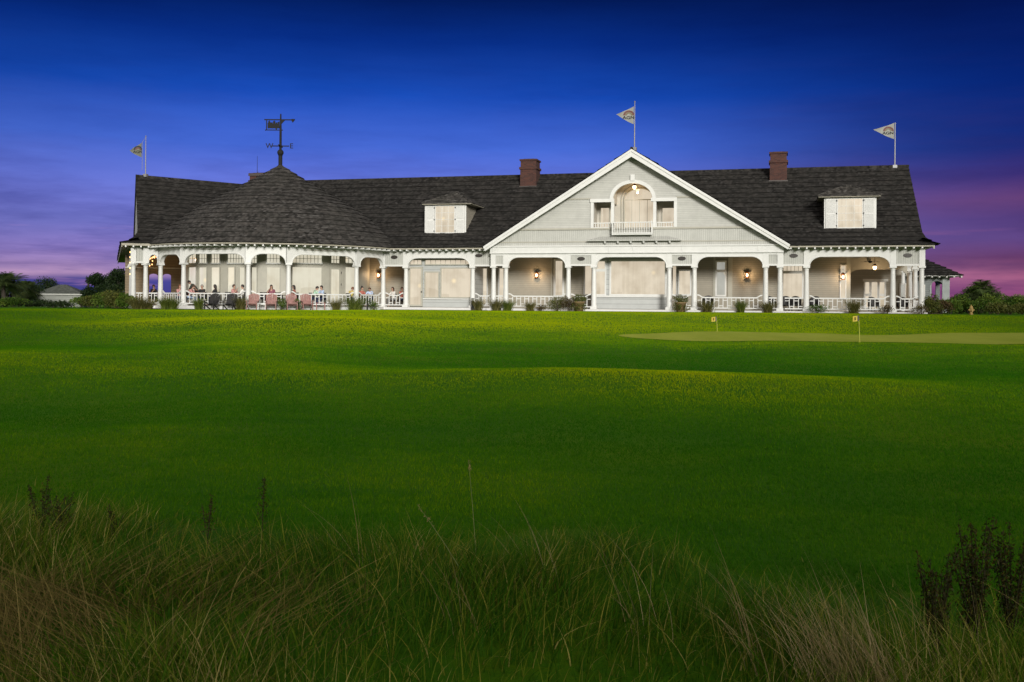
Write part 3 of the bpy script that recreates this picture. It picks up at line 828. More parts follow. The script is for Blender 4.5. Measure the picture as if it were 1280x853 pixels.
# ---- dormers
def dormer(p0, p1, yt, yb, s0, s1, e0, e1, ye, yp, pp):
    y = 1.45; pm = (p0+p1)/2
    x0, x1, z0, z1 = fu(p0,y), fu(p1,y), fz(pm,yb,y), fz(pm,yt,y)
    back = 5.0
    m = MB(); m.box(x0, x1, y, back, z0-.3, z1); d = m.build('dormer', SIDING, house)
    m = MB()
    for x in (x0, x1-.09): m.box(x-.004, x+.094, y-.03, y-.003, z0, z1)
    m.box(x0, x1, y-.03, y-.003, z1-.10, z1); m.box(x0-.05, x1+.05, y-.08, y-.003, z0-.08, z0+.08)
    m.build('dormer_trim', WHITE, d)
    w0, w1 = fu(s0,y), fu(s1,y)
    window(I4, w0, w1, z0+.2, z1-.17, y-.004, grid=(3,4), fr=.06, parent=d, bar=.022)
    for a, b in ((x0+.10, w0-.08), (w1+.08, x1-.10)):
        m = MB(); m.box(a, b, y-.09, y-.04, z0+.16, z1-.14)
        zm = (z0+z1)/2
        for r0, r1 in ((z0+.22, zm-.05), (zm+.05, z1-.2)):
            k = r0
            while k < r1: m.add([(a+.06,y-.092,k),(b-.06,y-.092,k),(b-.06,y-.112,k+.02),(a+.06,y-.112,k+.02),(b-.06,y-.092,k+.055),(a+.06,y-.092,k+.055)], [(0,1,2,3),(3,2,4,5)]); k += .07
        m.build('shutter', WHITE, d)
        m = MB()
        xi = b if a < w0 else a
        for z in (z0+.3, (z0+z1)/2, z1-.28): m.cbox((xi, y-.1, z), (.06,.05,.09))
        m.build('shutter_hinge', DARK, d)
    X0, X1 = fu(e0,y-.35), fu(e1,y-.35); ze = z1-.02; zp = fz(pp,yp,y+1.6)
    xc = (X0+X1)/2; yf = y-.38; yk = y+1.9; ybk = 7.2
    m = MB()
    m.add([(X0,yf,ze),(X1,yf,ze),(xc,yk,zp),(X0,ybk,ze),(X1,ybk,ze),(xc,ybk,zp),(X0,yf,ze+.06),(X1,yf,ze+.06),(X0,ybk,ze+.06),(X1,ybk,ze+.06)],
          [(6,7,2),(7,9,5,2),(8,6,2,5),(0,1,7,6),(1,4,9,7),(3,0,6,8)])
    for s in range(1,7):                      # lapped shingle courses on the front hip
        t = s/7; a = Vector((X0,yf,ze+.06)).lerp(Vector((xc,yk,zp)), t); b = Vector((X1,yf,ze+.06)).lerp(Vector((xc,yk,zp)), t)
        m.add([a+Vector((0,-.03,.06)), b+Vector((0,-.03,.06)), b+Vector((0,.25,.07)), a+Vector((0,.25,.07)), a+Vector((0,-.03,-.0)), b+Vector((0,-.03,-.0))], [(0,1,2,3),(4,5,1,0)])
    for a, b in (((X0,yf,ze+.08),(xc,yk,zp+.03)),((X1,yf,ze+.08),(xc,yk,zp+.03)),((xc,yk,zp+.03),(xc,ybk,zp+.03))): m.tube([a, b], .055, 6)
    m.build('dormer_roof', ROOFC, d)
    m = MB(); m.box(X0+.04, X1-.04, yf+.05, y-.005, ze-.05, ze-.005); m.box(x1+.005, X1-.04, y, back, ze-.06, ze-.005); m.box(X0+.04, x0-.005, y, back, ze-.06, ze-.005); m.build('dormer_soffit', EAVE, d)
    return d
dormer(530.5, 582, 255, 294.5, 544, 567.5, 526, 589, 254, 240.5, 560)
dormer(1029.5, 1094.5, 245.5, 288.5, 1046.5, 1077, 1021.5, 1101, 245, 231, 1060)

# ---- chimneys
def chimney(p0, p1, yt, w, depth=1.25, zb=7.5):
    x0, x1 = fu(p0,w), fu(p1,w); z1 = fz((p0+p1)/2, yt, w)
    m = MB(); m.box(x0,x1,w,w+depth,zb,z1-.75); m.box(x0-.07,x1+.07,w-.07,w+depth+.07,z1-.75,z1-.58); m.box(x0+.02,x1-.02,w+.02,w+depth-.02,z1-.58,z1-.12); m.box(x0-.05,x1+.05,w-.05,w+depth+.05,z1-.12,z1)
    c = m.build('chimney', BRICK, house)
    m = MB(); m.box(x0+.2,x1-.2,w+.2,w+depth-.2,z1+.002,z1+.05); m.build('flue_cap', DARK, c)
    m = MB()
    zf = 4.86+(w-1.0)*(Z_RIDGE-4.86)/(W_RIDGE-1)
    m.box(x0-.06,x1+.06,w-.06,w-.003,zf-.1,zf+.10); m.build('lead_flashing', mat('lead', (.05,.04,.038), .6), c)
chimney(649, 669, 199, 6.6); chimney(961, 982.5, 190, 6.6); chimney(310.5, 331, 216.5, 9.2, zb=8.0)

# ================================================================== TERRAIN
_D = np.array([-20,0,4,8,12,18,25,31,34,44,47,50,53,56,58,75,90,110,150,220,500,4000], float)
_Z = np.array([.1,.1,.14,.2,.31,.50,.60,.64,.655,.76,.84,1.0,1.2,1.35,1.385,1.385,1.2,.4,-.6,-1.5,-3,-4], float)
def smooth_prof(d):
    return sum(np.interp(d+k, _D, _Z) for k in (-2.4,-1.2,0,1.2,2.4))/5
def vnoise(x, y, s, seed):
    """cheap smooth value noise"""
    r = np.random.default_rng(seed).random((256,256))
    u, v = x*s+100, y*s+100; i, j = np.floor(u).astype(int), np.floor(v).astype(int); a, b = u-i, v-j
    a = a*a*a*(a*(a*6-15)+10); b = b*b*b*(b*(b*6-15)+10); g = lambda p, q: r[p % 256, q % 256]
    return g(i,j)*(1-a)*(1-b)+g(i+1,j)*a*(1-b)+g(i,j+1)*(1-a)*b+g(i+1,j+1)*a*b
def relief(X, Y):
    g = lambda cx, cy, sx, sy, a: a*np.exp(-((X-cx)/sx)**2-((Y-cy)/sy)**2)
    n = vnoise(X+40, Y*.45+9, .13, 71)*.62+vnoise(X*1.0+Y*.25, Y*.5, .26, 72)*.30-.46
    n = n*np.clip((Y-9)/6,0,1)*np.clip((54-Y)/10,0,1)
    return .62*n*(.55+.45*np.clip((Y-20)/6,0,1)) + 1.1*(g(1.0,18.0,6.0,2.6,.27) - g(4.5,23.5,5,2.6,.07) + g(-8,15,4.5,2.2,-.10) + g(-11,22,6,3.5,.15) + g(4,26,8,3.5,-.16) + g(-13,33,9,4,-.14) + g(-6,45,13,5,.18) + g(9,12,3.5,2.2,-.07) + g(2.5,10.5,2.5,1.6,-.05) + g(-3,30,6,2.6,-.10) + g(9,33,6,3,.08) + g(-5,12.2,3,1.3,.06))
def ground(X, Y):
    X = np.asarray(X, float); Y = np.asarray(Y, float)
    z = smooth_prof(Y) + np.clip((Y-50)/8,0,1)*np.clip((-.005+.0030*np.clip(X,-30,30)),-.07,.07)
    g = lambda cx, cy, sx, sy, a: a*np.exp(-((X-cx)/sx)**2-((Y-cy)/sy)**2)
    z = z + relief(X, Y)
    z = z + g(-20,50,6,5,-.1) + .018*np.sin(X*1.1+Y*.4)*np.exp(-((Y-14)/9)**2) + .012*np.sin(X*2.3-Y*1.1+1)*np.exp(-((Y-11)/6)**2)
    return z
def gz_(x, y): return float(ground(x, y))

ys = np.unique(np.concatenate([np.linspace(-16,4,15), np.linspace(4,70,200), np.geomspace(70,3800,60)]))
xs = np.unique(np.concatenate([np.linspace(-50,50,180), -np.geomspace(50,3000,30), np.geomspace(50,3000,30)]))
XX, YY = np.meshgrid(xs, ys); ZZ = ground(XX, YY)
nx, ny = len(xs), len(ys)
V = np.stack([XX.ravel(), YY.ravel(), ZZ.ravel()], 1)
ii = (np.arange(ny-1)[:,None]*nx+np.arange(nx-1)[None,:]).ravel()
Fq = np.stack([ii, ii+1, ii+nx+1, ii+nx], 1)
def mat_lawn(name, a, b, c, scale):
    m, nt, bs = nodes(name)
    v = coords(nt)
    f = noise(nt, v, scale, 6, .65); f2 = noise(nt, coords(nt,'Object',(1,2.5,1)), 9, 4)
    col = ramp(nt, math_(nt, 'ADD', math_(nt, 'MULTIPLY', f, .7), math_(nt, 'MULTIPLY', f2, .3)), [(.33, a), (.5, b), (.66, c)])
    nt.links.new(col, bs.inputs['Base Color']); bs.inputs['Roughness'].default_value = .85; bs.inputs['Specular IOR Level'].default_value = .1
    bump(nt, bs, noise(nt, v, 60, 3), .5, .03)
    return m
me = np_mesh('lawn', V, Fq); me.polygons.foreach_set('use_smooth', [True]*len(me.polygons))
tag(link('lawn', me, mat_lawn('lawn_soil', (.02,.10,.002), (.05,.145,.002), (.11,.18,.002), .25)), 'rolling mown green lawn in front of the clubhouse', 'lawn', kind='structure')

# practice green: a pale close-mown sheet with a wavy outline
def green_edge(t):
    cx, cy = 19.0, 39.2
    return (cx+14.5*math.cos(t)*(1+.06*math.sin(3*t)), cy+4.6*math.sin(t)*(1+.08*math.sin(2*t+1)))
GP = np.array([green_edge(2*PI*i/96) for i in range(96)])
def in_green(x, y, j=0.0):
    tx = np.arctan2((y-39.2)/4.6, (x-19.0)/14.5)
    r = np.hypot((x-19.0)/(14.5*(1+.06*np.sin(3*tx))), (y-39.2)/(4.6*(1+.08*np.sin(2*tx+1))))
    return r < 1.0-j
vs = []; fs = []
for j in range(0, 9):
    k = max(.001, j/8)
    for x, y in GP:
        X, Y = 19.0+(x-19.0)*k, 39.2+(y-39.2)*k; vs.append((X, Y, gz_(X, Y)+.022))
for j in range(8):
    for i in range(96): fs.append((j*96+i, j*96+(i+1)%96, (j+1)*96+(i+1)%96, (j+1)*96+i))
me = np_mesh('putting_green', np.array(vs), np.array(fs))
m_, nt, bs = nodes('close_mown'); v = coords(nt)
col = ramp(nt, noise(nt, coords(nt,'Object',(1,.3,1)), .9, 5), [(.3,(.225,.275,.035)),(.7,(.30,.335,.055))]); nt.links.new(col, bs.inputs['Base Color'])
bs.inputs['Roughness'].default_value = .8; bs.inputs['Sheen Weight'].default_value = .12; bs.inputs['Sheen Roughness'].default_value = .5; bs.inputs['Sheen Tint'].default_value = (.5,.6,.02,1); bs.inputs['Specular IOR Level'].default_value = .05; bump(nt, bs, noise(nt, v, 90, 2), .6, .02)
tag(link('putting_green', me, m_), 'pale close-mown practice green on the right of the lawn', 'putting green', kind='structure')

# mulch bed that runs along the porch
def world_poly(pts): return [W(*p) for p in pts]
bed_in = [(xb_0, yb_0) for xb_0, yb_0 in foot]
m = MB(); outer = []
for i, p in enumerate(foot):
    d = Vector((p[0]-10, p[1]-8.5)); d.normalize(); outer.append((p[0]+d.x*1.0, p[1]+d.y*1.0))
pts = []
for p, q in zip(foot, outer):
    for a in (p, q):
        w = W(*a); pts.append((w.x, w.y, gz_(w.x, w.y)+.03))
n = len(foot)
m.add(pts, [(2*i, 2*((i+1)%n), 2*((i+1)%n)+1, 2*i+1) for i in range(n)])
tag(m.build('planting_bed', mat('bark_mulch', (.11,.065,.04), .9, .4, 6)), 'strip of brown mulch along the porch foot', 'planting bed', kind='structure')

# added, unseen dune behind the photographer: shaped to shade the foreground and lawn sides
ys = np.concatenate([np.linspace(-15.5,-80,34), np.linspace(-85,-140,8)])[::-1]; xs = np.linspace(-110,110,90)
XX, YY = np.meshgrid(xs, ys)
def blocker(X, Y):
    Hh = BLOCKER_H + BLOCKER_L*np.clip((-X-3)/9,0,1)**2*(3-2*np.clip((-X-3)/9,0,1)) + BLOCKER_R*np.clip((X-31)/10,0,1)
    t = np.clip((-Y-15)/33, 0, 1); b = np.clip((Y+140)/60, 0, 1)
    return .1 + (Hh+.5*np.sin(X*.5)+.3*np.sin(X*1.3+1))*t*t*(3-2*t)*b
BLOCKER_H, BLOCKER_L, BLOCKER_R = 15.9, 14.0, 13.0
ZZ = blocker(XX, YY); V = np.stack([XX.ravel(), YY.ravel(), ZZ.ravel()], 1); nx, ny = len(xs), len(ys)
ii = (np.arange(ny-1)[:,None]*nx+np.arange(nx-1)[None,:]).ravel(); Fq = np.stack([ii, ii+1, ii+nx+1, ii+nx], 1)
tag(link('sun_blocker', np_mesh('sun_blocker', V, Fq), mat('blocker_grass', (.05,.06,.02), .9, .4, .4)), 'tall added shade-casting dune behind the rough grass', 'blocker', kind='structure')

# ================================================================== GRASS
def make_blades(base, h, w, lean_dir, lean, curve, segs, tint, face=None):
    n = len(base)
    fa = rng.uniform(0, PI, n) if face is None else face
    sx, sy = np.cos(fa)*w/2, np.sin(fa)*w/2
    lx, ly = np.cos(lean_dir), np.sin(lean_dir)
    rows = []
    for j in range(segs+1):
        t = j/segs
        off = h*(lean*t+curve*t*t); up = h*t*(1-.35*curve*t-.12*lean*t)
        wd = max(1-t**1.6, .04) if j else 1.0
        cx = base[:,0]+lx*off; cy = base[:,1]+ly*off; cz = base[:,2]+up
        rows.append(np.stack([np.stack([cx-sx*wd, cy-sy*wd, cz], 1), np.stack([cx+sx*wd, cy+sy*wd, cz], 1)], 1))
    V = np.stack(rows, 1).reshape(n, -1, 3)          # n, (segs+1)*2, 3
    k = (segs+1)*2
    f = np.array([[2*j, 2*j+1, 2*j+3, 2*j+2] for j in range(segs)])
    F = (np.arange(n)[:,None,None]*k+f[None]).reshape(-1, 4)
    return V.reshape(-1,3), F, np.repeat(tint, k)
def strata(bands, pad=7.0):
    out = []
    for d0, d1, rho in bands:
        w = .545*d1+pad; n = int((d1-d0)*2*w*rho)
        x = rng.uniform(-w, w, n); y = rng.uniform(d0, d1, n); out.append(np.stack([x, y, np.full(n, (d0+d1)/2)], 1))
    return np.concatenate(out)
def rough_edge(x):
    """where the mown lawn meets the rough grass"""
    st = lambda t: np.clip(t,0,1)**2*(3-2*np.clip(t,0,1))
    return 7.6+.22*np.sin(x*1.1+.4)+.15*np.sin(x*2.7)-1.35*st((x-.3)/2.0)+.75*st((-x-1.2)/2.2)

pts = strata([(5.4,7,4200),(7,9,3200),(9,12,2200),(12,16,1350),(16,22,800),(22,30,460),(30,40,270),(40,50,190),(50,60,150),(60,69,100)])
x, y = pts[:,0], pts[:,1]
ul = (x-O[0])*EU[0]+(y-O[1])*EU[1]; wl = (x-O[0])*EW[0]+(y-O[1])*EW[1]
rr_ = np.hypot(ul-RC.x, wl-RC.y)
keep = (y > rough_edge(x)) & ~in_green(x, y, .05*rng.random(len(x))**2) & ~((wl > -1.4) & (ul > -6)) & (rr_ > RR+1.35) & ~((y > 61) & (x < -17))
pts = pts[keep]; x, y, d = pts[:,0], pts[:,1], pts[:,1]
n = len(x)
patch = vnoise(x, y, .22, 1)*.5+vnoise(x, y, .9, 2)*.3+vnoise(x, y*2.2, 3.0, 3)*.2
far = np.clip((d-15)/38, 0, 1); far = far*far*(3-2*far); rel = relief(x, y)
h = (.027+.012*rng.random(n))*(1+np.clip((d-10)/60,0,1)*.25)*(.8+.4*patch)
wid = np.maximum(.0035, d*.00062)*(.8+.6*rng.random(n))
tint = np.clip(patch*.55*(1-.7*far)+rng.normal(0,.115,n)*(1-.6*far)-.03-.11*np.clip((14-d)/6,0,1)+.60*far+(1.5-1.25*far)*rel-.24*np.clip((-x-16)/9,0,1)*far-.22*np.clip((x-20)/8,0,1)*far+.16*(vnoise(x*.5+y*.2, y*.6, .5, 4)-.5)+.10*(vnoise(x*.35, y, 2.0, 4)-.5), 0, 1)  # random patches plus painted light: brighter by house and on crests, darker at sides
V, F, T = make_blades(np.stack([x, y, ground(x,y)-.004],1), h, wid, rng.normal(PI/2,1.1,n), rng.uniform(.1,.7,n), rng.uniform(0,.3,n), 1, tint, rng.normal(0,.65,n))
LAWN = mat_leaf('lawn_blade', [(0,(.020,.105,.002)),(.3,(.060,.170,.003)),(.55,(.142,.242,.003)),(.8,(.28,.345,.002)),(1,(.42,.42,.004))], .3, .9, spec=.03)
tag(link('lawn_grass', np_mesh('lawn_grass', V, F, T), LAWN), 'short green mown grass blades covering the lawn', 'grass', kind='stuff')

# rough grass in the foreground
def rough(n, ymin, ymax, xmin=-10.5, xmax=10.5):
    x = rng.uniform(xmin, xmax, n); y = rng.uniform(ymin, ymax, n)
    k = (y < rough_edge(x)+rng.normal(0,.28,n)+.75*(rng.random(n) < .16)*rng.random(n)) & (np.abs(x) < .56*y+5)
    return x[k], y[k]
x, y = rough(215000, 2.6, 9.6)
clump = vnoise(x, y, 1.3, 11); c2 = vnoise(x, y, .5, 12)
dead = np.clip((vnoise(x, y, .7, 21)-.35)*2.2, 0, 1)*np.clip((-1.0-x)/1.6, 0, .6)*np.clip((6.4-y)/1.0, 0, 1)
keep = rng.random(len(x)) < (.16+.95*clump)*(1-.6*dead)*np.clip((rough_edge(x)-y)/1.6+.30, .12, 1)
x, y, clump, c2, dead = x[keep], y[keep], clump[keep], c2[keep], dead[keep]; n = len(x)
edge = np.clip((rough_edge(x)-y)/1.3+.42, .3, 1)
h = (.08+.32*clump**1.3+.24*rng.random(n)**2.2)*edge*(1-.45*dead)
tint = np.clip(-.14*np.clip((x-.2)/1.2,0,1)+.35*c2+.20*clump+.80*rng.random(n)**2.6-.06+.2*dead, 0, 1)
wind = rng.normal(.25, 1.1, n)
wind = vnoise(x, y, .9, 41)*6-2+rng.normal(0, 1.35, n)
V, F, T = make_blades(np.stack([x,y,ground(x,y)-.01],1), h*.90, .0042+.0062*rng.random(n)**2.5, wind, rng.uniform(0,.36,n), rng.uniform(.05,.75,n)+.6*(rng.random(n) < .16), 5, tint)
MEADOW = mat_leaf('meadow_blade', [(0,(.016,.082,.003)),(.3,(.060,.150,.005)),(.55,(.145,.200,.012)),(.8,(.29,.265,.042)),(1,(.52,.43,.15))], .3, .7, spec=.08)
tag(link('meadow_grass', np_mesh('meadow_grass', V, F, T), MEADOW), 'long unmown green grass along the lower edge of the lawn', 'grass', kind='stuff')
# flattened dead grass, lower left
x = rng.uniform(-4.4, .3, 60000); y = rng.uniform(3.2, 7.2, 60000)
p = np.clip((vnoise(x, y, .7, 21)-.30)*2.2, 0, 1)*np.clip((-.7-x)/1.6, 0, 1)*np.clip((6.4-y)/.8, 0, 1)
k = rng.random(60000) < p*.24
x, y = x[k], y[k]; n = len(x)
swirl = vnoise(x, y, .8, 31)*7
V, F, T = make_blades(np.stack([x,y,ground(x,y)+.10*rng.random(n)+.04],1), rng.uniform(.2,.5,n), rng.uniform(.003,.006,n), swirl+rng.normal(0,.5,n), rng.uniform(.7,1.5,n), rng.uniform(.1,.7,n), 4, np.clip(rng.normal(.5,.22,n),0,1))
DEADG = mat_leaf('dead_blade', [(0,(.062,.048,.010)),(.5,(.175,.135,.038)),(1,(.38,.295,.10))], .15, .8, spec=.05)
tag(link('dead_grass', np_mesh('dead_grass', V, F, T), DEADG), 'flattened brown dead grass among the long green grass', 'dead grass', kind='stuff')
# tall wispy straw tufts, lower right
bx, by = [], []
for cx, cy, k in ((1.60,4.45,150),(1.47,4.60,70),(1.74,4.42,80),(1.2,5.0,25),(2.1,4.7,30),(.75,5.4,15),(2.75,4.7,15),(-.2,5.6,10),(-1.1,6.6,10),(.25,6.3,12)):
    bx.append(rng.normal(cx,.075,k)); by.append(rng.normal(cy,.075,k))
x, y = np.concatenate(bx), np.concatenate(by); n = len(x)
V, F, T = make_blades(np.stack([x,y,ground(x,y)-.01],1), rng.uniform(.35,.80,n), rng.uniform(.0026,.0048,n), rng.normal(2.9,.75,n), rng.uniform(.0,.30,n), rng.uniform(.1,.7,n), 7, np.clip(rng.normal(.55,.25,n),0,1))
STRAW = mat_leaf('straw_blade', [(0,(.13,.115,.03)),(.5,(.31,.24,.10)),(1,(.55,.43,.24))], .2, .7, spec=.08)
tag(link('straw_grass', np_mesh('straw_grass', V, F, T), STRAW), 'tall wispy straw-coloured grass bending over at the lower right', 'straw grass', kind='stuff')

# ================================================================== PLANTS
def leaf_quads(C, size, tint, up=0.0, aspect=.5):
    n = len(C)
    d = rng.normal(size=(n,3)); d[:,2] += up; d /= np.linalg.norm(d,axis=1,keepdims=True)
    e = np.cross(d, rng.normal(size=(n,3))); e /= np.linalg.norm(e,axis=1,keepdims=True)
    s = (size*(.6+.8*rng.random(n)))[:,None]
    V = np.stack([C-d*s*.5, C+e*s*aspect*.5, C+d*s*.5, C-e*s*aspect*.5], 1).reshape(-1,3)
    return V, np.arange(4*n).reshape(n,4), np.repeat(tint, 4)
def blob_points(blobs, n, fill=.35):
    w = np.array([b[3]*b[4]*b[5] for b in blobs])**.7; w /= w.sum(); out = []
    for b, k in zip(blobs, (w*n).astype(int)+1):
        d = rng.normal(size=(k,3)); d /= np.linalg.norm(d,axis=1,keepdims=True)
        r = (fill+(1-fill)*rng.random(k)**.5)*(1+.14*np.sin(d[:,0]*7+b[0]*3)*np.sin(d[:,2]*6+b[1]))
        out.append(np.array(b[:3])+d*r[:,None]*np.array(b[3:6]))
    return np.concatenate(out)
LEAF_DK = mat_leaf('dark_foliage', [(0,(.008,.018,.006)),(.5,(.017,.036,.010)),(1,(.04,.06,.016))], .2)
LEAF_MD = mat_leaf('shrub_foliage', [(0,(.025,.07,.006)),(.5,(.07,.125,.014)),(1,(.15,.20,.03))], .25)
LEAF_OL = mat_leaf('olive_foliage', [(0,(.035,.05,.010)),(.5,(.08,.095,.018)),(1,(.15,.15,.035))], .25)
CLUMP = mat_leaf('clump_blade', [(0,(.04,.075,.012)),(.5,(.10,.14,.02)),(1,(.20,.22,.04))], .3)
CLUMP_B = mat_leaf('tawny_clump_blade', [(0,(.05,.06,.015)),(.5,(.12,.115,.03)),(1,(.22,.19,.07))], .3)
FROND = mat_leaf('palm_frond', [(0,(.022,.045,.012)),(.5,(.055,.085,.022)),(1,(.12,.15,.05))], .2)
RUSSET = mat_leaf('russet_foliage', [(0,(.04,.028,.012)),(.5,(.085,.06,.022)),(1,(.14,.13,.04))], .2)
BARK = mat('bark', (.06,.05,.04), .9, .3, 5)
WEEDM = mat_leaf('weed_head', [(0,(.013,.014,.001)),(.5,(.034,.030,.002)),(1,(.085,.068,.008))], .1)

def ground_pt(px, d):
    r = ray(px, 385); return r[0]*d, d
def depth_front(px, out=.9):
    """depth of a spot `out` metres in front of the porch edge along a sight line"""
    r = rloc(px)
    best = None
    w = -.35-out-(.3 if 612 < px < 985 else 0)
    k = (w-CL[1])/r[1]; u = CL[0]+k*r[0]
    f = hit(px, RR+.35+out)
    p = rpt(f, RR+.35+out)
    if px < 479 and abs(f) < 1.5: return W(p.x, p.y)
    return W(u, w)

def shrub(px, p, wd, ht, mt, label, group='shrubs along the porch', leaf=.10, n=None, name='shrub', cat='shrub', tilt=.3):
    z = gz_(p[0], p[1])
    root = empty(name, (p[0], p[1], z))
    tag(root, label, cat, group)
    bl = []
    for i in range(max(3, int(4*wd/ht))):
        bl.append((random.uniform(-.32,.32)*wd, random.uniform(-.25,.25)*wd, ht*random.uniform(.35,.72), wd*random.uniform(.2,.34), wd*random.uniform(.2,.32), ht*random.uniform(.25,.36)))
    bl.append((0,0,ht*.4,wd*.42,wd*.36,ht*.4))
    n = n or int(900*max(.5, wd*ht)); C = blob_points(bl, n, .3); C[:,2] = np.maximum(C[:,2], .02)
    t = np.clip(.5+.35*(vnoise(C[:,0]*1.0+px, C[:,1]+C[:,2], 3.0/max(.6,wd), 5)-.5)*2+rng.normal(0,.17,n if len(C)==n else len(C)),0,1)
    V, F, T = leaf_quads(C, np.full(len(C), leaf), t, .3)
    link('foliage', np_mesh('foliage', V, F, T), mt, root)
    m = MB()
    for i in range(5):
        a = random.uniform(0,2*PI); q = random.uniform(.1,.3)*wd
        m.tube([(.04*math.cos(a),.04*math.sin(a),0),(q*math.cos(a)*.5,q*math.sin(a)*.5,ht*.35),(q*math.cos(a),q*math.sin(a),ht*.7)], [.022,.016,.008], 5)
    m.build('stem', BARK, root)
    return root
def clump(px, p, wd, ht, mt, label, n=420, group='grass clumps along the porch'):
    z = gz_(p[0], p[1]); root = empty('grass_clump', (p[0], p[1], z)); tag(root, label, 'grass clump', group)
    b = np.zeros((n,3)); b[:,:2] = rng.normal(0, wd*.10, (n,2))
    V, F, T = make_blades(b, rng.uniform(.65,1.1,n)*ht, np.full(n, .022), rng.uniform(0,2*PI,n), rng.uniform(.0,.5,n)*wd/ht*.9, rng.uniform(.1,.55,n)*wd/ht, 4, np.clip(rng.normal(.5,.25,n),0,1))
    link('blades', np_mesh('blades', V, F, T), mt, root)
    bb = MB(); bb.lathe([(.10*wd,-.02),(.13*wd,.05),(.06*wd,.16)], (0,0,0), 8); bb.build('crown_base', BARK, root)
    return root
def tree(px, d, wd, ht, mt, label, blobs=9, leaf=.13, n=9000, trunk=.16, low=.3, group='dark trees beside the clubhouse', gap=.25):
    x, y = ground_pt(px, d); z = gz_(x, y)-.05
    root = empty('tree', (x, y, z)); tag(root, label, 'tree', group)
    bl = []; limbs = MB()
    limbs.tube([(0,0,0),(.06*wd*.3,0,ht*.3),(0,.02*wd,ht*.62)], [trunk,trunk*.75,trunk*.35], 8)
    for i in range(blobs):
        a = 2*PI*i/blobs*1.9+random.uniform(-.4,.4); zz = ht*(low+(.88-low)*((i+.5)/blobs)); R_ = wd*.5*(1.02-.75*((i+.5)/blobs)**1.6)*random.uniform(.55,.85)
        s = wd*random.uniform(.15,.24)
        c = (R_*math.cos(a), R_*math.sin(a), zz); bl.append((*c, s*1.25, s*1.25, s*.8))
        limbs.tube([(0,0,zz*.62),(c[0]*.5,c[1]*.5,zz*.86),c], [trunk*.5,trunk*.3,trunk*.12], 5)
    bl.append((0,0,ht*.9,wd*.16,wd*.16,ht*.1))
    C = blob_points(bl, n, gap); C += rng.normal(0, .05*wd*.4, C.shape); t = np.clip(.45+rng.normal(0,.2,len(C))+.3*(vnoise(C[:,0]+px, C[:,1]+C[:,2], 1.2/max(1,wd*.3), 5)-.5),0,1)
    V, F, T = leaf_quads(C, np.full(len(C), leaf), t, .2)
    link('crown', np_mesh('crown', V, F, T), mt, root); limbs.build('trunk', BARK, root, True)
    return root
def palm(px, d, ht, label, fr=1.7, n=26, name='palm_tree', trunk=.16, group='palms near the clubhouse'):
    x, y = ground_pt(px, d); z = gz_(x, y)-.05
    root = empty(name, (x, y, z)); tag(root, label, 'palm', group)
    m = MB(); k = 9
    m.tube([(0.05*math.sin(i*.6),0,ht*i/k) for i in range(k+1)], [trunk*(1.15-.25*i/k)*(1+.08*(i%2)) for i in range(k+1)], 9); m.build('trunk', BARK, root)
    Vs, Fs, Ts, o = [], [], [], 0
    for i in range(n):
        a = i*2.4+random.uniform(-.2,.2); el = random.uniform(-.5,1.2); q = 14
        b = np.zeros((q*2,3)); base = np.array([0,0,ht])
        L = fr*random.uniform(.8,1.1); tt = np.linspace(.25,1,q)
        cx = np.cos(a)*math.cos(el)*L*tt; cy = np.sin(a)*math.cos(el)*L*tt; cz = math.sin(el)*L*tt-.45*L*tt**2
        rach = np.stack([cx,cy,cz],1)+base
        side = np.array([-math.sin(a), math.cos(a), 0]); fwd = np.array([math.cos(a)*math.cos(el), math.sin(a)*math.cos(el), math.sin(el)-.5])
        for s in (-1,1):
            ll = (.42*fr*np.sin(PI*np.clip(tt*.85+.1,0,1)))[:,None]
            tip = rach+(side*s*.8+fwd*.55)*ll+np.array([0,0,-.12])*ll
            wv = fwd*.035*fr/1.7
            Vq = np.stack([rach-wv, rach+wv, tip+wv*.2, tip-wv*.2],1).reshape(-1,3)
            Vs.append(Vq); Fs.append(np.arange(4*q).reshape(q,4)+o); o += 4*q; Ts.append(np.full(4*q, np.clip(random.gauss(.5,.22),0,1)))
        wv = side*.03
        Vq = np.concatenate([np.concatenate([[base-wv],rach-wv]), np.concatenate([[base+wv],rach+wv])]); m1 = q+1
        Vs.append(Vq); Fs.append(np.array([[j,j+1,m1+j+1,m1+j] for j in range(q)])+o); o += len(Vq); Ts.append(np.full(len(Vq), .6))
    link('crown', np_mesh('crown', np.concatenate(Vs), np.concatenate(Fs), np.concatenate(Ts)), FROND, root)
    return root

# left side of the house
palm(4, 78, 1.9, 'broad dark palm at the left edge of the lawn', 1.7, 34)
palm(17, 80, 2.1, 'dark palm second from the left edge, beside a bush', 1.5, 30)
palm(33, 84, 1.6, 'low dark palm third from the left edge, before the grey shed', 1.5, 28)
palm(111, 84, 2.35, 'slender palm with a small head above the shed', .55, 20, trunk=.09)
tree(8, 86, 3.4, 3.0, LEAF_DK, 'dense dark tree behind the palms at the left edge', trunk=.14, low=.2)
tree(37, 90, 2.8, 2.4, LEAF_DK, 'rounded dark bushy tree between the palms and the grey shed', trunk=.12, low=.12)
tree(63, 96, 4.2, 2.9, LEAF_DK, 'wide dark tree rising behind the grey shed roof', trunk=.14, low=.25)
tree(122, 82, 2.6, 2.9, LEAF_DK, 'ragged dark tree right of the slender palm', trunk=.12, low=.2, blobs=11)
tree(137, 84, 3.0, 2.7, LEAF_DK, 'dark bushy tree filling the gap left of the tallest tree', trunk=.12, low=.12)
tree(149, 80, 2.5, 3.2, LEAF_DK, 'tallest dark tree close to the left end of the clubhouse', trunk=.13, low=.15, blobs=12)
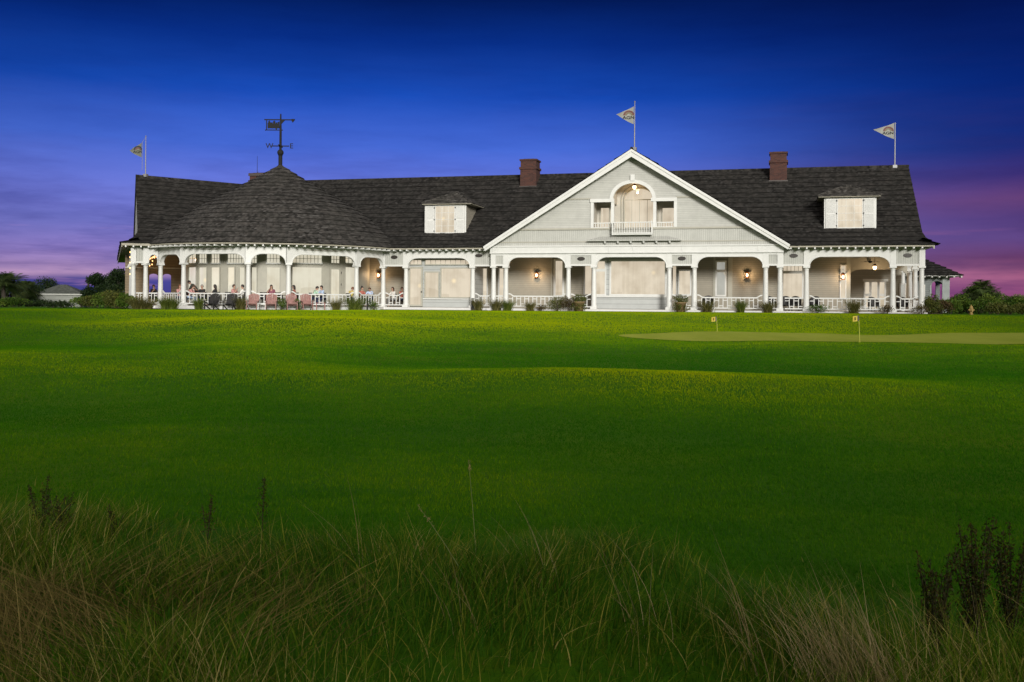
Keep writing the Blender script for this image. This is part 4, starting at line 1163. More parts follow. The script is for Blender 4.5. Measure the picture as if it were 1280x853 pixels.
for px, d, wd, ht, mt, lab in ((6,70,2.6,.75,LEAF_MD,'low green shrub on the lawn edge below the left palms'),
    (22,73,2.2,.55,LEAF_DK,'low dark shrub just right of the leftmost green shrub'),
    (40,75,2.6,.6,LEAF_DK,'low dark shrub left of the grey shed'),
    (66,66,1.1,.45,LEAF_DK,'small dark shrub at the left foot of the grey shed wall'),
    (79,66,1.4,.5,LEAF_DK,'small dark shrub in front of the middle of the grey shed'),
    (102,70,2.0,.85,LEAF_MD,'dark green shrub against the right corner of the grey shed'),
    (117,69,2.0,1.1,LEAF_OL,'olive shrub under the slender palm'),
    (131,68,2.2,1.2,LEAF_MD,'green shrub in front of the tall dark trees'),
    (146,66,2.2,1.25,LEAF_OL,'grassy olive shrub left of the end porch column'),
    (159,64,1.6,1.15,LEAF_MD,'green shrub at the foot of the end porch column')):
    x, y = ground_pt(px, d); shrub(px, (x, y), wd, ht, mt, lab, 'shrubs left of the clubhouse', .13)
for px, d, wd, ht, mt, lab in ((172,61.5,1.5,1.05,CLUMP_B,'tawny grass clump under the left wing railing'),
    (184,61.5,1.4,.85,CLUMP_B,'tawny grass clump between two left wing columns'),
    (207,61.0,1.25,1.0,CLUMP,'green spiky clump left of the first rotunda railing'),
    (216,61.2,1.1,.85,CLUMP,'green spiky clump beside the column near the bending waiter')):
    clump(px, ground_pt(px, d), wd, ht, mt, lab, 420)
# along the porch, left to right
for px, kind, wd, ht, mt, lab in (
    (248,'c',.75,.80,CLUMP,'thin green grass clump left of the two black lawn chairs'),
    (301,'c',.95,.95,CLUMP_B,'tawny grass clump between a black and a pink lawn chair'),
    (352,'s',.85,.85,LEAF_MD,'leafy green shrub between the middle two pink lawn chairs'),
    (374.5,'s',.6,.7,LEAF_MD,'small leafy shrub between the right two pink lawn chairs'),
    (420,'c',.75,.75,CLUMP_B,'brownish grass clump right of the low brown table'),
    (445,'c',1.75,1.15,CLUMP,'large bright green fountain grass in front of the railing'),
    (468,'s',.85,.6,LEAF_MD,'low green shrub right of the large fountain grass'),
    (598,'c',.8,.85,CLUMP_B,'grass clump beside the short dark path light'),
    (621,'c',1.0,.85,CLUMP_B,'tawny grass clump at the left corner of the gable front'),
    (635,'c',.85,.80,CLUMP,'green grass clump right of the gable corner columns'),
    (663,'c',.8,.68,CLUMP_B,'brownish clump under the lantern left of the gable middle'),
    (677,'s',.7,.45,RUSSET,'low purplish shrub under the railing left of the gable middle'),
    (697,'s',1.3,1.0,LEAF_OL,'open branching olive shrub left of the big dark bush'),
    (713,'s',1.3,1.0,RUSSET,'big dark russet bush left of the central bay'),
    (885,'c',1.05,.85,CLUMP_B,'tawny grass clump right of the right-hand potted shrub'),
    (926,'c',.8,.85,CLUMP,'upright green grass clump below the right gable lantern'),
    (960,'c',.85,.8,CLUMP_B,'tawny grass clump at the right corner of the gable front'),
    (1021,'s',1.2,.55,LEAF_MD,'low spreading green shrub right of the black wicker chairs'),
    (1068,'c',.95,.95,CLUMP_B,'brownish grass clump behind the right putting flag'),
    (1108,'s',.95,.50,RUSSET,'low dark russet shrub below the last wide porch arch'),
    (1153,'s',.9,.60,RUSSET,'dark low shrub at the right end column')):
    p = depth_front(px, .55); wd *= 1.18; ht *= 1.12
    if kind == 'c': clump(px, p, wd, ht, mt, lab, 360)
    else: shrub(px, p, wd, ht, mt, lab, leaf=.075)
# potted shrubs beside the central bay
def potted(px, lab):
    p = depth_front(px, .5); z = gz_(*p.xy)
    r = empty('potted_shrub', (p.x, p.y, z)); tag(r, lab, 'potted shrub', 'potted shrubs beside the bay')
    m = MB(); m.lathe([(.24,0),(.26,.06),(.35,.55),(.39,.57),(.39,.64),(.34,.64),(.32,.55)], n=20); m.build('pot', mat('terracotta', (.17,.115,.05), .8, .2, 6), r, True)
    C = blob_points([(0,0,.88,.48,.48,.24),(.1,.05,.76,.42,.42,.2),(-.2,-.2,.35,.35,.3,.35),(.12,-.4,.28,.42,.25,.26)], 1100, .4)
    V, F, T = leaf_quads(C, np.full(len(C), .085), np.clip(rng.normal(.45,.2,len(C)),0,1), .3)
    link('foliage', np_mesh('foliage', V, F, T), LEAF_OL, r)
potted(724, 'shrub in a tan pot left of the central bay window'); potted(851, 'shrub in a tan pot right of the central bay window')
# right side
tree(1224, 80, 3.3, 2.35, LEAF_MD, 'domed green tree beyond the right end of the clubhouse', blobs=14, trunk=.16, low=.15, n=9500, group='trees right of the clubhouse')
tree(1203, 82, 1.9, 1.6, LEAF_DK, 'lower dark tree left of the domed tree', blobs=9, trunk=.12, low=.1, n=5000, group='trees right of the clubhouse')
palm(1227, 77, 1.95, 'tallest palmetto, crowning the domed tree right of the clubhouse', 1.35, 46, trunk=.14, group='palmettos right of the clubhouse')
palm(1238, 76, 1.5, 'palmetto on the right shoulder of the domed tree', 1.2, 36, trunk=.12, group='palmettos right of the clubhouse')
palm(1229, 74, 1.2, 'short palmetto in front of the domed tree', 1.25, 34, trunk=.12, group='palmettos right of the clubhouse')
palm(1242, 73, 1.0, 'low palmetto at the right foot of the domed tree', 1.1, 26, trunk=.11, group='palmettos right of the clubhouse')
palm(1215, 75, 1.15, 'low palmetto at the left foot of the domed tree', 1.15, 26, trunk=.11, group='palmettos right of the clubhouse')
for px, d, wd, ht, mt, lab in ((1164,60,1.6,1.15,LEAF_OL,'olive shrub beside the right end column'),
    (1176,61,1.6,.9,RUSSET,'russet shrub in front of the pavilion arch'),
    (1188,62,1.7,1.0,LEAF_MD,'green shrub below the pavilion corner'),
    (1199,64,1.8,1.35,LEAF_MD,'tall green shrub left of the yellow hydrant'),
    (1224,63,1.7,1.1,LEAF_MD,'green shrub right of the yellow hydrant'),
    (1238,65,1.9,1.3,LEAF_MD,'tall green shrub below the palmettos'),
    (1247,61,1.6,.8,LEAF_OL,'olive shrub on the lawn edge near the right side'),
    (1258,66,2.0,1.3,LEAF_MD,'dark green shrub second from the right edge'),
    (1262,61,1.6,.7,LEAF_OL,'low olive shrub in front of the dark right shrubs'),
    (1275,66,2.3,1.35,LEAF_MD,'dark green shrub at the right edge'),
    (1279,61.5,1.6,.8,LEAF_OL,'low olive shrub at the right edge of the lawn'),
    (1210,66,2.2,1.3,LEAF_DK,'dark shrub behind the yellow hydrant')):
    x, y = ground_pt(px, d); shrub(px, (x, y), wd, ht, mt, lab, 'shrubs right of the clubhouse', .12)

# dark dried weeds standing in the rough grass
WEEDS = mat('weed_stem', (.03,.028,.006), .9, .2, 8)
def weed(px, d, ht, spikes, spread, label):
    x, y = ground_pt(px, d); z = gz_(x, y)
    r = empty('dried_weed', (x, y, z)); tag(r, label, 'weed', 'dark dried weeds in the rough grass')
    m = MB(); Vs, Fs, Ts, o = [], [], [], 0
    for i in range(spikes):
        a = random.uniform(0,2*PI); L = ht*random.uniform(.72,1.0) if i else ht
        e = (math.cos(a)*spread*random.uniform(.3,1), math.sin(a)*spread*.6)
        pts = [Vector((e[0]*t**1.3, e[1]*t**1.3, L*t)) for t in (0,.25,.5,.75,1)]
        m.tube(pts, [.005,.004,.0032,.0025,.0015], 5)
        k = int(260*L); tt = .30+.70*rng.random(k)
        C = np.stack([e[0]*tt**1.3, e[1]*tt**1.3, L*tt],1)+rng.normal(0,.012,(k,3))*(1.35-tt[:,None])*2
        V, F, T = leaf_quads(C, np.full(k,.017), np.clip(rng.normal(.4,.25,k),0,1), .8, .45); Vs.append(V); Fs.append(F+o); Ts.append(T); o += len(V)
    m.build('stem', WEEDS, r); link('seed_head', np_mesh('seed_head', np.concatenate(Vs), np.concatenate(Fs), np.concatenate(Ts)), WEEDM, r)
weed(55, 7.4, .50, 5, .12, 'dark spiky weed furthest left in the rough grass')
weed(80, 7.2, .40, 7, .14, 'bushy dark weed right beside the leftmost spiky weed')
weed(145, 7.3, .30, 4, .09, 'short dark weed left of the middle weeds')
weed(262, 7.3, .36, 3, .06, 'dark weed with leaning spikes left of the single tall spike')
weed(330, 7.4, .46, 2, .03, 'single tall dark weed spike in the left half of the grass')
weed(1172, 5.0, .62, 14, .14, 'bushy brown weed in the right corner grass, left of the taller one')
weed(1222, 5.1, .76, 15, .17, 'tall branching brown weed near the right edge of the grass')
weed(1268, 5.2, .70, 13, .14, 'brown weed at the right edge of the grass')
def stalk(px, d, ht, lx, label, head=.12):
    x, y = ground_pt(px, d); z = gz_(x, y); r = empty('grass_stalk', (x, y, z)); tag(r, label, 'grass stalk', 'lone seed stalks')
    m = MB(); pts = [(lx*t**1.2,0,ht*(t-.12*abs(lx)*t*t)) for t in (0,.2,.4,.6,.8,1)]; m.tube(pts, [.0028,.0025,.0022,.002,.0017,.001], 5); m.build('stem', mat('straw_stem', (.17,.19,.06), .7), r)
    k = 22; tt = 1-head*rng.random(k); C = np.stack([lx*tt**1.2, 0*tt, ht*(tt-.12*abs(lx)*tt*tt)],1)+rng.normal(0,.006,(k,3))
    V, F, T = leaf_quads(C, np.full(k,.022), .6*rng.random(k), 1.5, .3); link('seed_head', np_mesh('seed_head', V, F, T), STRAW, r)
stalk(598, 6.9, .72, -.06, 'thin upright seed stalk standing above the middle of the grass')
stalk(598, 6.0, .62, -.36, 'pale stalk leaning left in the middle of the grass', .25)

# ================================================================== PEOPLE
SKIN = mat('skin', (.42,.25,.18), .55, .08); HAIRM = {k: mat('hair_'+k, c, .6, .2, 20) for k, c in dict(dark=(.018,.012,.010), brown=(.06,.03,.018), grey=(.30,.28,.26), red=(.16,.06,.03)).items()}
CLOTH = {k: mat('cloth_'+k, c, .8, .1, 8) for k, c in dict(black=(.015,.016,.017), pink=(.50,.25,.24), plum=(.20,.06,.09), rust=(.24,.08,.06), mint=(.35,.55,.42), blue=(.40,.50,.68), yellow=(.62,.50,.14), red=(.42,.13,.10), white=(.70,.69,.66), navy=(.03,.04,.09), green=(.02,.03,.022), grey=(.2,.2,.2)).items()}
def skin_mesh(name, pts, edges, sub=1):
    me = bpy.data.meshes.new(name); me.from_pydata([p for p, r in pts], edges, []); me.update()
    o = bpy.data.objects.new(name, me); COL.objects.link(o)
    o.modifiers.new('s', 'SKIN')
    if not me.skin_vertices: me.skin_vertices.new()
    for i, (p, r) in enumerate(pts):
        r = r if isinstance(r, tuple) else (r, r)
        me.skin_vertices[0].data[i].radius = r; me.skin_vertices[0].data[i].use_root = (i == 0)
    m = o.modifiers.new('d', 'SUBSURF'); m.levels = sub; m.render_levels = sub
    bpy.context.view_layer.update()
    out = bpy.data.meshes.new_from_object(o.evaluated_get(bpy.context.evaluated_depsgraph_get()))
    out.name = name
    bpy.data.objects.remove(o); bpy.data.meshes.remove(me)
    out.polygons.foreach_set('use_smooth', [True]*len(out.polygons))
    return out
def body_set(J, name):
    """J: joints of a pose facing -Y. Returns body, shirt, trousers meshes and the head centre"""
    V3 = Vector; P_, E = [], []
    def v(p, r): P_.append((tuple(p), r)); return len(P_)-1
    def e(a, b): E.append((a, b))
    pel = v(J['pelvis'], (.15,.11)); ab = v(V3(J['pelvis']).lerp(V3(J['chest']), .5), (.135,.10)); ch = v(J['chest'], (.155,.11)); nb = v(J['neck0'], (.075,.065)); nk = v(J['neck1'], .052)
    hc = V3(J['head']); up = (hc-V3(J['neck1'])).normalized(); fw = V3((0,-1,0))-up*up.dot(V3((0,-1,0))); fw.normalize()
    jaw = v(hc-up*.075+fw*.018, (.062,.068)); hd = v(hc, (.074,.092)); tp = v(hc+up*.085, (.058,.07))
    for a, b in ((pel,ab),(ab,ch),(ch,nb),(nb,nk),(nk,jaw),(jaw,hd),(hd,tp)): e(a, b)
    nose = v(hc+fw*.108-up*.02, .012); e(hd, nose)
    for s in (0, 1):
        sg = -1 if s == 0 else 1; side = V3((sg,0,0))
        ear = v(hc+side*.085-up*.01, .014); e(hd, ear)
        sh = v(J['shoulder'][s], .062); el = v(J['elbow'][s], .042); wr = v(J['wrist'][s], .028)
        d = (V3(J['wrist'][s])-V3(J['elbow'][s])).normalized(); pm = v(V3(J['wrist'][s])+d*.075, (.034,.018))
        for a, b in ((ch,sh),(sh,el),(el,wr),(wr,pm)): e(a, b)
        across = d.cross(V3((0,0,1))); across = across.normalized() if across.length > .1 else V3((1,0,0))
        dn = V3((0,0,-1))
        for k, L in ((-1.5,.065),(-.5,.078),(.5,.074),(1.5,.055)):
            a = v(V3(P_[pm][0])+d*.05+across*k*.019, .0085); b = v(V3(P_[pm][0])+d*(.05+L*.6)+across*k*.021+dn*.012, .008); c = v(V3(P_[pm][0])+d*(.05+L)+across*k*.021+dn*.035, .007); e(pm,a); e(a,b); e(b,c)
        a = v(V3(J['wrist'][s])+d*.05-across*sg*.04, .010); b = v(V3(J['wrist'][s])+d*.09-across*sg*.06+dn*.01, .009); e(wr,a); e(a,b)
        hp = v(J['hip'][s], .088); kn = v(J['knee'][s], .058); an = v(J['ankle'][s], .038); to = v(J['toe'][s], (.04,.03))
        for a, b in ((pel,hp),(hp,kn),(kn,an),(an,to)): e(a, b)
    body = skin_mesh(name+'_body', P_, E, 1)
    P_, E = [], []
    pel = v(V3(J['pelvis'])+(V3(J['chest'])-V3(J['pelvis']))*.08, (.175,.13)); ab = v(V3(J['pelvis']).lerp(V3(J['chest']), .5), (.16,.125)); ch = v(J['chest'], (.178,.132)); nb = v(V3(J['chest']).lerp(V3(J['neck0']),.75), (.115,.095))
    for a, b in ((pel,ab),(ab,ch),(ch,nb)): e(a, b)
    for s in (0, 1):
        sh = v(J['shoulder'][s], .08); el = v(V3(J['shoulder'][s]).lerp(V3(J['elbow'][s]), .9), .06); e(ch,sh); e(sh,el)
    shirt = skin_mesh(name+'_shirt', P_, E, 1)
    P_, E = [], []
    pel = v(J['pelvis'], (.165,.125))
    for s in (0, 1):
        hp = v(J['hip'][s], .10); kn = v(J['knee'][s], .075); an = v(V3(J['knee'][s]).lerp(V3(J['ankle'][s]),.93), .055); e(pel,hp); e(hp,kn); e(kn,an)
    trousers = skin_mesh(name+'_trousers', P_, E, 1)
    return dict(body=body, shirt=shirt, trousers=trousers, head=hc, up=up, fw=fw)
def hair_mesh(S_, long_, bun=False):
    m = MB(); n, k = 18, 11; hc, up, fw = S_['head'], S_['up'], S_['fw']; sd = fw.cross(up)
    V, F = [], []
    for i in range(k+1):
        th = PI*i/k
        for j in range(n):
            ph = 2*PI*j/n; a = math.sin(th)*math.cos(ph); b = math.sin(th)*math.sin(ph); c = math.cos(th)
            z = c*.128
            if long_ and c < 0: z = c*.30
            f = a*.116*(1.0 if a < 0 else .96)
            V.append(hc+up*(z+.015)+fw*(f-.012)+sd*(b*.098))
    for i in range(k):
        for j in range(n):
            th = PI*(i+.5)/k; ph = 2*PI*(j+.5)/n; a = math.sin(th)*math.cos(ph); c = math.cos(th)
            lim = .38 if a > .35 else (-.15 if a > -.1 else -.55)
            if long_: lim = .38 if a > .35 else (-.3 if a > .1 else -1)
            if c > lim: F.append((i*n+j, i*n+(j+1)%n, (i+1)*n+(j+1)%n, (i+1)*n+j))
    m.add(V, F)
    if bun: m.ball(hc+up*.13-fw*.05, .055, 10)
    me = bpy.data.meshes.new('hair'); me.from_pydata(m.v, [], m.f); me.update(); me.polygons.foreach_set('use_smooth', [True]*len(me.polygons))
    return me
def eye_mesh(S_):
    m = MB(); sd = S_['fw'].cross(S_['up'])
    for s in (-1,1): m.ball(S_['head']+S_['fw']*.083+S_['up']*.012+sd*s*.032, .011, 8)
    me = bpy.data.meshes.new('eyes'); me.from_pydata(m.v, [], m.f); me.update(); return me
sit = dict(pelvis=(0,0,.54), chest=(0,-.02,.92), neck0=(0,-.02,1.08), neck1=(0,-.03,1.15), head=(0,-.05,1.255),
    shoulder=[(-.18,-.02,1.03),(.18,-.02,1.03)], elbow=[(-.24,-.18,.80),(.24,-.18,.80)], wrist=[(-.14,-.40,.82),(.15,-.38,.82)],
    hip=[(-.09,-.04,.52),(.09,-.04,.52)], knee=[(-.11,-.44,.52),(.11,-.44,.52)], ankle=[(-.11,-.44,.09),(.12,-.42,.09)], toe=[(-.12,-.6,.04),(.13,-.58,.04)])
lean = dict(sit, chest=(0,-.12,.90), neck0=(.01,-.18,1.05), neck1=(.02,-.21,1.11), head=(.03,-.27,1.20), shoulder=[(-.18,-.14,1.00),(.18,-.14,1.01)], elbow=[(-.25,-.33,.80),(.24,-.30,.80)], wrist=[(-.06,-.50,.84),(.10,-.52,.83)])
arm = dict(sit, wrist=[(-.10,-.30,1.06),(.15,-.38,.82)], elbow=[(-.25,-.20,.82),(.24,-.18,.80)], head=(-.01,-.04,1.26))
stand = dict(pelvis=(0,0,.95), chest=(0,.0,1.30), neck0=(0,0,1.45), neck1=(0,-.01,1.52), head=(0,-.02,1.63), shoulder=[(-.19,0,1.41),(.19,0,1.41)], elbow=[(-.26,-.02,1.12),(.24,-.06,1.12)], wrist=[(-.18,-.24,1.05),(.18,-.26,1.10)],
    hip=[(-.09,0,.90),(.09,0,.90)], knee=[(-.10,-.02,.49),(.10,.0,.49)], ankle=[(-.11,0,.08),(.11,.03,.08)], toe=[(-.12,-.17,.03),(.12,-.14,.03)])
bend = dict(stand, chest=(0,-.26,1.30), neck0=(0,-.38,1.40), neck1=(0,-.44,1.45), head=(0,-.53,1.53), shoulder=[(-.19,-.30,1.37),(.19,-.30,1.37)], elbow=[(-.24,-.46,1.00),(.24,-.48,1.00)], wrist=[(-.14,-.66,.88),(.15,-.68,.90)], pelvis=(0,.04,.95))
POSES = {k: body_set(j, k) for k, j in dict(sit=sit, lean=lean, arm=arm, stand=stand, bend=bend).items()}
_hm = {}
def person(p, rz, pose, hair, long_, shirt, trousers, label, bun=False, group=None):
    S_ = POSES[pose]
    r = empty('person', p, rz); tag(r, label, 'person', group)
    link('body', S_['body'], SKIN, r)
    def dressed(nm, me, m_):
        o = link(nm, me, m_, r)
        o.material_slots[0].link = 'OBJECT'; o.material_slots[0].material = m_
    dressed('shirt', S_['shirt'], CLOTH[shirt]); dressed('trousers', S_['trousers'], CLOTH[trousers])
    k = (pose, long_, bun)
    if k not in _hm: _hm[k] = hair_mesh(S_, long_, bun)
    dressed('hair', _hm[k], HAIRM[hair])
    if pose not in _hm: _hm[pose] = eye_mesh(S_)
    link('eyes', _hm[pose], DARK, r)
    return r

# ================================================================== PORCH FURNITURE
def dining_chair(p, rz, label):
    r = empty('dining_chair', p, rz); tag(r, label, 'chair', 'dark chairs on the round porch')
    m = MB(); m.box(-.24,.24,-.24,.24,.42,.47); m.build('seat', BLACK, r)
    m = MB(); n = 9
    arc_ = [(.25*math.sin(t), .25*math.cos(t)) for t in np.linspace(-1.2,1.2,n)]
    for (a0,b0),(a1,b1) in zip(arc_, arc_[1:]): m.add([(a0,b0,.47),(a1,b1,.47),(a1*1.05,b1*1.08,.90),(a0*1.05,b0*1.08,.90),(a0*.92,b0*.92,.47),(a1*.92,b1*.92,.47),(a1*.97,b1,.90),(a0*.97,b0,.90)], [(0,1,2,3),(4,7,6,5),(3,2,6,7)])
    m.build('backrest', BLACK, r)
    for x, y in ((-.21,-.21),(.21,-.21),(-.19,.21),(.19,.21)):
        m = MB(); m.tube([(x,y,0),(x*.95,y*.95,.43)], [.018,.022], 6); m.build('leg', BLACK, r)
    return r
def table(p, label, rad=.48):
    r = empty('round_table', p); tag(r, label, 'table', 'dining tables on the round porch')
    m = MB(); m.lathe([(rad-.03,.70),(rad,.71),(rad,.735),(rad-.02,.745)], n=22); m.build('tabletop', mat('table_teak', (.10,.07,.05), .5), r)
    m = MB(); m.lathe([(.24,0),(.24,.03),(.05,.07),(.04,.70)], n=12); m.build('pedestal', DARK, r)
def wicker(p, rz, label):
    r = empty('wicker_armchair', p, rz); tag(r, label, 'armchair', 'black wicker armchairs on the right porch')
    m = MB(); m.box(-.27,.27,-.27,.25,.36,.44); m.build('seat', BLACK, r)
    m = MB(); n = 12; prev = None
    for i in range(n+1):
        t = -1.9+3.8*i/n; x, y = .34*math.sin(t), .32*math.cos(t); top = .66+.28*max(0, math.cos(t*.85))**1.5
        cur = (x, y, top)
        if prev: m.add([(prev[0],prev[1],.30),(x,y,.30),(x*1.06,y*1.08,top),(prev[0]*1.06,prev[1]*1.08,prev[2]),(prev[0]*.88,prev[1]*.88,.30),(x*.88,y*.88,.30),(x*.93,y*.93,top),(prev[0]*.93,prev[1]*.93,prev[2])], [(0,1,2,3),(4,7,6,5),(3,2,6,7)])
        prev = cur
    m.build('backrest', BLACK, r)
    for x, y in ((-.25,-.24),(.25,-.24),(-.2,.24),(.2,.24)):
        m = MB(); m.tube([(x,y,0),(x,y,.37)], .022, 6); m.build('leg', BLACK, r)
def polar(px, r): 
    f = hit(px, r); return rpt(f, r), f
YW = -YAW
def face(p, q):
    """rotation that turns -Y towards q"""
    return math.atan2(q.x-p.x, -(q.y-p.y))
# tables stand round the drum; the people sit at them
TB = {}
for px, lab in ((246,'round table in front of the bending waiter'),(262,'round table between the grey-haired person and the dark-haired woman'),(298,'round table between a pink-clad and a white-shirted diner'),
                (353,'round table behind the second porch column'),(397,'round table between the mint and the blue shirt'),(449,'round table beside the yellow shirt'),(458,'round table at the woman in red')):
    p, f = polar(px, 7.65); w = W(p.x, p.y); table(w, lab, .42); TB[px] = w
def seat(px, tb, pose, hair, long_, shirt, label, rad=7.6, chair=True, ptr='navy', rz=None, bun=False):
    p, f = polar(px, rad); w = W(p.x, p.y)
    a = face(w, TB[tb]) if rz is None else rz
    r = person(w, a, pose, hair, long_, shirt, ptr, label, bun, 'diners on the round porch')
    if chair:
        dining_chair(W(p.x, p.y)+Vector((-math.sin(a)*.02, math.cos(a)*.02, 0)), a, 'dark chair holding the '+label[len('seated '):] if label.startswith('seated ') else 'dark chair under the '+label)
seat(224.5, 246, 'sit', 'red', True, 'pink', 'seated red-haired person half hidden by a porch column')
seat(236.5, 246, 'lean', 'brown', False, 'pink', 'seated person in a pale pink shirt leaning under the waiter', 7.9, ptr='blue')
p, f = polar(246.5, 7.0); w = W(p.x, p.y); person(w, YW-1.25, 'bend', 'dark', False, 'green', 'black', 'waiter in dark clothes bending over a table', group='diners on the round porch')
seat(253, 262, 'sit', 'grey', False, 'black', 'seated grey-haired person in a black top facing the lawn', 7.3, rz=YW)
seat(269.5, 262, 'sit', 'dark', True, 'black', 'seated dark-haired woman in a black top right of the grey-haired diner', 7.5)
seat(292, 298, 'arm', 'brown', False, 'pink', 'seated brown-haired person in a pink top left of a round table')
seat(304, 298, 'sit', 'dark', False, 'white', 'seated dark-haired person in a white shirt beside the third column')
seat(339.5, 353, 'arm', 'dark', True, 'plum', 'seated long dark-haired woman in plum left of the second column', 7.5, rz=YW+.3)
seat(368, 353, 'sit', 'dark', True, 'rust', 'seated dark-haired woman in a rust top right of the column')
seat(391.5, 397, 'lean', 'dark', False, 'mint', 'seated dark-haired man in a mint shirt')
seat(402.5, 397, 'sit', 'dark', False, 'blue', 'seated man in a light blue shirt')
seat(437.5, 449, 'lean', 'red', False, 'yellow', 'seated reddish-haired person in a yellow shirt')
seat(452, 458, 'sit', 'dark', False, 'red', 'seated woman in a red top with black hair tied up', 7.2, bun=True)
seat(463, 458, 'lean', 'brown', False, 'blue', 'seated brown-haired person in pale blue beside the woman in red', 7.4)
wp = W(fu(491.5, 1.7), 1.7); person(wp, YW-.5, 'sit', 'brown', True, 'white', 'grey', 'seated brown-haired woman in a white top behind the narrow railing', group='diners on the round porch')
dining_chair(wp, YW-.5, 'dark chair holding the woman in white behind the narrow railing')
wp = W(fu(502.5, 1.8), 1.8); person(wp, YW+1.0, 'arm', 'brown', False, 'red', 'navy', 'seated person in a red top beside the woman in white', group='diners on the round porch')
dining_chair(wp, YW+1.0, 'dark chair holding the person in red behind the narrow railing')
for px, rz, lab in ((286.5,1.2,'empty dark chair between the two black lawn chairs and the third column'),(330,.6,'empty dark chair left of the woman in plum'),(346,-.7,'empty dark chair right of the woman in plum')):
    p, f = polar(px, 7.5); dining_chair(W(p.x, p.y), rz, lab)
for px, lab in ((192,'tall dark-clothed person standing in the left wing porch'),):
    w = Mw @ Vector((atf(px, 360, Mw, 2.4)[0], 2.4, 0)); person(W(w.x, w.y), .8, 'arm', 'dark', False, 'black', 'black', 'dark-clothed seated person in the left wing porch'); dining_chair(W(w.x, w.y), .8, 'dark chair in the left wing porch')
for px, w_, rz, lab in ((885,1.4,0,'black wicker armchair alone left of the gable window'),(963.5,1.2,.5,'black wicker armchair behind the paired gable columns'),(982,1.2,0,'black wicker armchair left of the two below the blind window'),
                        (994.5,1.25,0,'black wicker armchair right of the two below the blind window'),(1018,1.3,-.3,'black wicker armchair just right of the wide porch column'),(1092,3.4,.4,'black wicker armchair in front of the french door'),(1128,2.6,0,'black wicker armchair between the last two front columns')):
    wicker(W(fu(px, w_), w_), YW+rz, lab)

# lawn chairs with slatted fan backs
PINK = mat('faded_red_paint', (.26,.125,.11), .6, .2, 6); PINKB = mat('brownish_red_paint', (.24,.09,.085), .6, .2, 6)  # PINKB is the browner red of the low table
def adirondack(p, rz, m_, label, group):
    r = empty('slatted_lawn_chair', p, rz); tag(r, label, 'lawn chair', group)
    m = MB()
    for i in range(6):
        y = -.30+.10*i; z = .38-.028*i; m.box(-.27,.27,y-.045,y+.045,z,z+.022)
    m.build('seat', m_, r)
    m = MB()
    for i in range(7):
        x = -.27+.09*i; top = 1.02-.10*(abs(i-3)/3)**2
        m.add([(x-.04,.22,.30),(x+.04,.22,.30),(x*1.12+.042,.50,top),(x*1.12-.042,.50,top),(x-.04,.242,.29),(x+.04,.242,.29),(x*1.12+.042,.522,top-.01),(x*1.12-.042,.522,top-.01)], [(0,1,2,3),(4,7,6,5),(3,2,6,7),(0,3,7,4),(1,5,6,2)])
    m.box(-.30,.30,.335,.36,.55,.61)
    m.build('backrest', m_, r)
    for s in (-1,1):
        m = MB(); m.add([(s*.28,-.36,.54),(s*.40,-.36,.54),(s*.38,.34,.54),(s*.29,.34,.54),(s*.28,-.36,.565),(s*.40,-.36,.565),(s*.38,.34,.565),(s*.29,.34,.565)], [(0,1,2,3),(4,7,6,5),(0,4,5,1),(1,5,6,2),(2,6,7,3),(3,7,4,0)]); m.build('armrest', m_, r)
        m = MB(); m.box(s*.30-.02, s*.30+.02, -.34, -.24, 0, .54); m.build('leg', m_, r)
        m = MB(); m.add([(s*.30-.02,-.30,.36),(s*.30+.02,-.30,.36),(s*.30+.02,.48,.0),(s*.30-.02,.48,.0),(s*.30-.02,-.30,.27),(s*.30+.02,-.30,.27),(s*.30+.02,.36,.0),(s*.30-.02,.36,.0)], [(0,1,2,3),(4,7,6,5),(0,3,7,4),(1,5,6,2),(0,4,5,1)]); m.build('leg', m_, r)
def lawn_at(px, out=.95):
    f = hit(px, RR+.35+out); p = rpt(f, RR+.35+out); w = W(p.x, p.y); w.z = gz_(w.x, w.y)+.02; return w, f
for px, m_, lab, g in ((264.5,BLACK,'black lawn chair furthest left on the lawn edge','black lawn chairs'),(287,BLACK,'black lawn chair beside the pink ones','black lawn chairs'),
                    (316,PINK,'faded pink lawn chair furthest left, next to the tawny clump','pink lawn chairs'),(339,PINK,'faded pink lawn chair left of the leafy shrub','pink lawn chairs'),
                    (365,PINK,'faded pink lawn chair right of the leafy shrub','pink lawn chairs'),(384,PINK,'faded pink lawn chair next to the low brown table','pink lawn chairs')):
    w, f = lawn_at(px); c = W(RC.x, RC.y); adirondack(w, face(w, w+(w-c)), m_, lab, g)
def low_table(px, lab, m_, hgt=.46, half=.30):
    w, f = lawn_at(px); r = empty('side_table', w, .2); tag(r, lab, 'side table')
    m = MB(); 
    for i in range(6): x = -half+2*half*(i+.5)/6; m.box(x-half/7,x+half/7,-half,half,hgt-.03,hgt)
    m.build('tabletop', m_, r)
    for x in (-1,1):
        for y in (-1,1):
            m = MB(); m.box(x*half*.85-.025,x*half*.85+.025,y*half*.85-.025,y*half*.85+.025,0,hgt-.03); m.build('leg', m_, r)
low_table(401, 'low brown slatted table right of the pink lawn chairs', PINKB)
low_table(327.5, 'low white slatted table between two pink lawn chairs', WHITE, .42, .26)

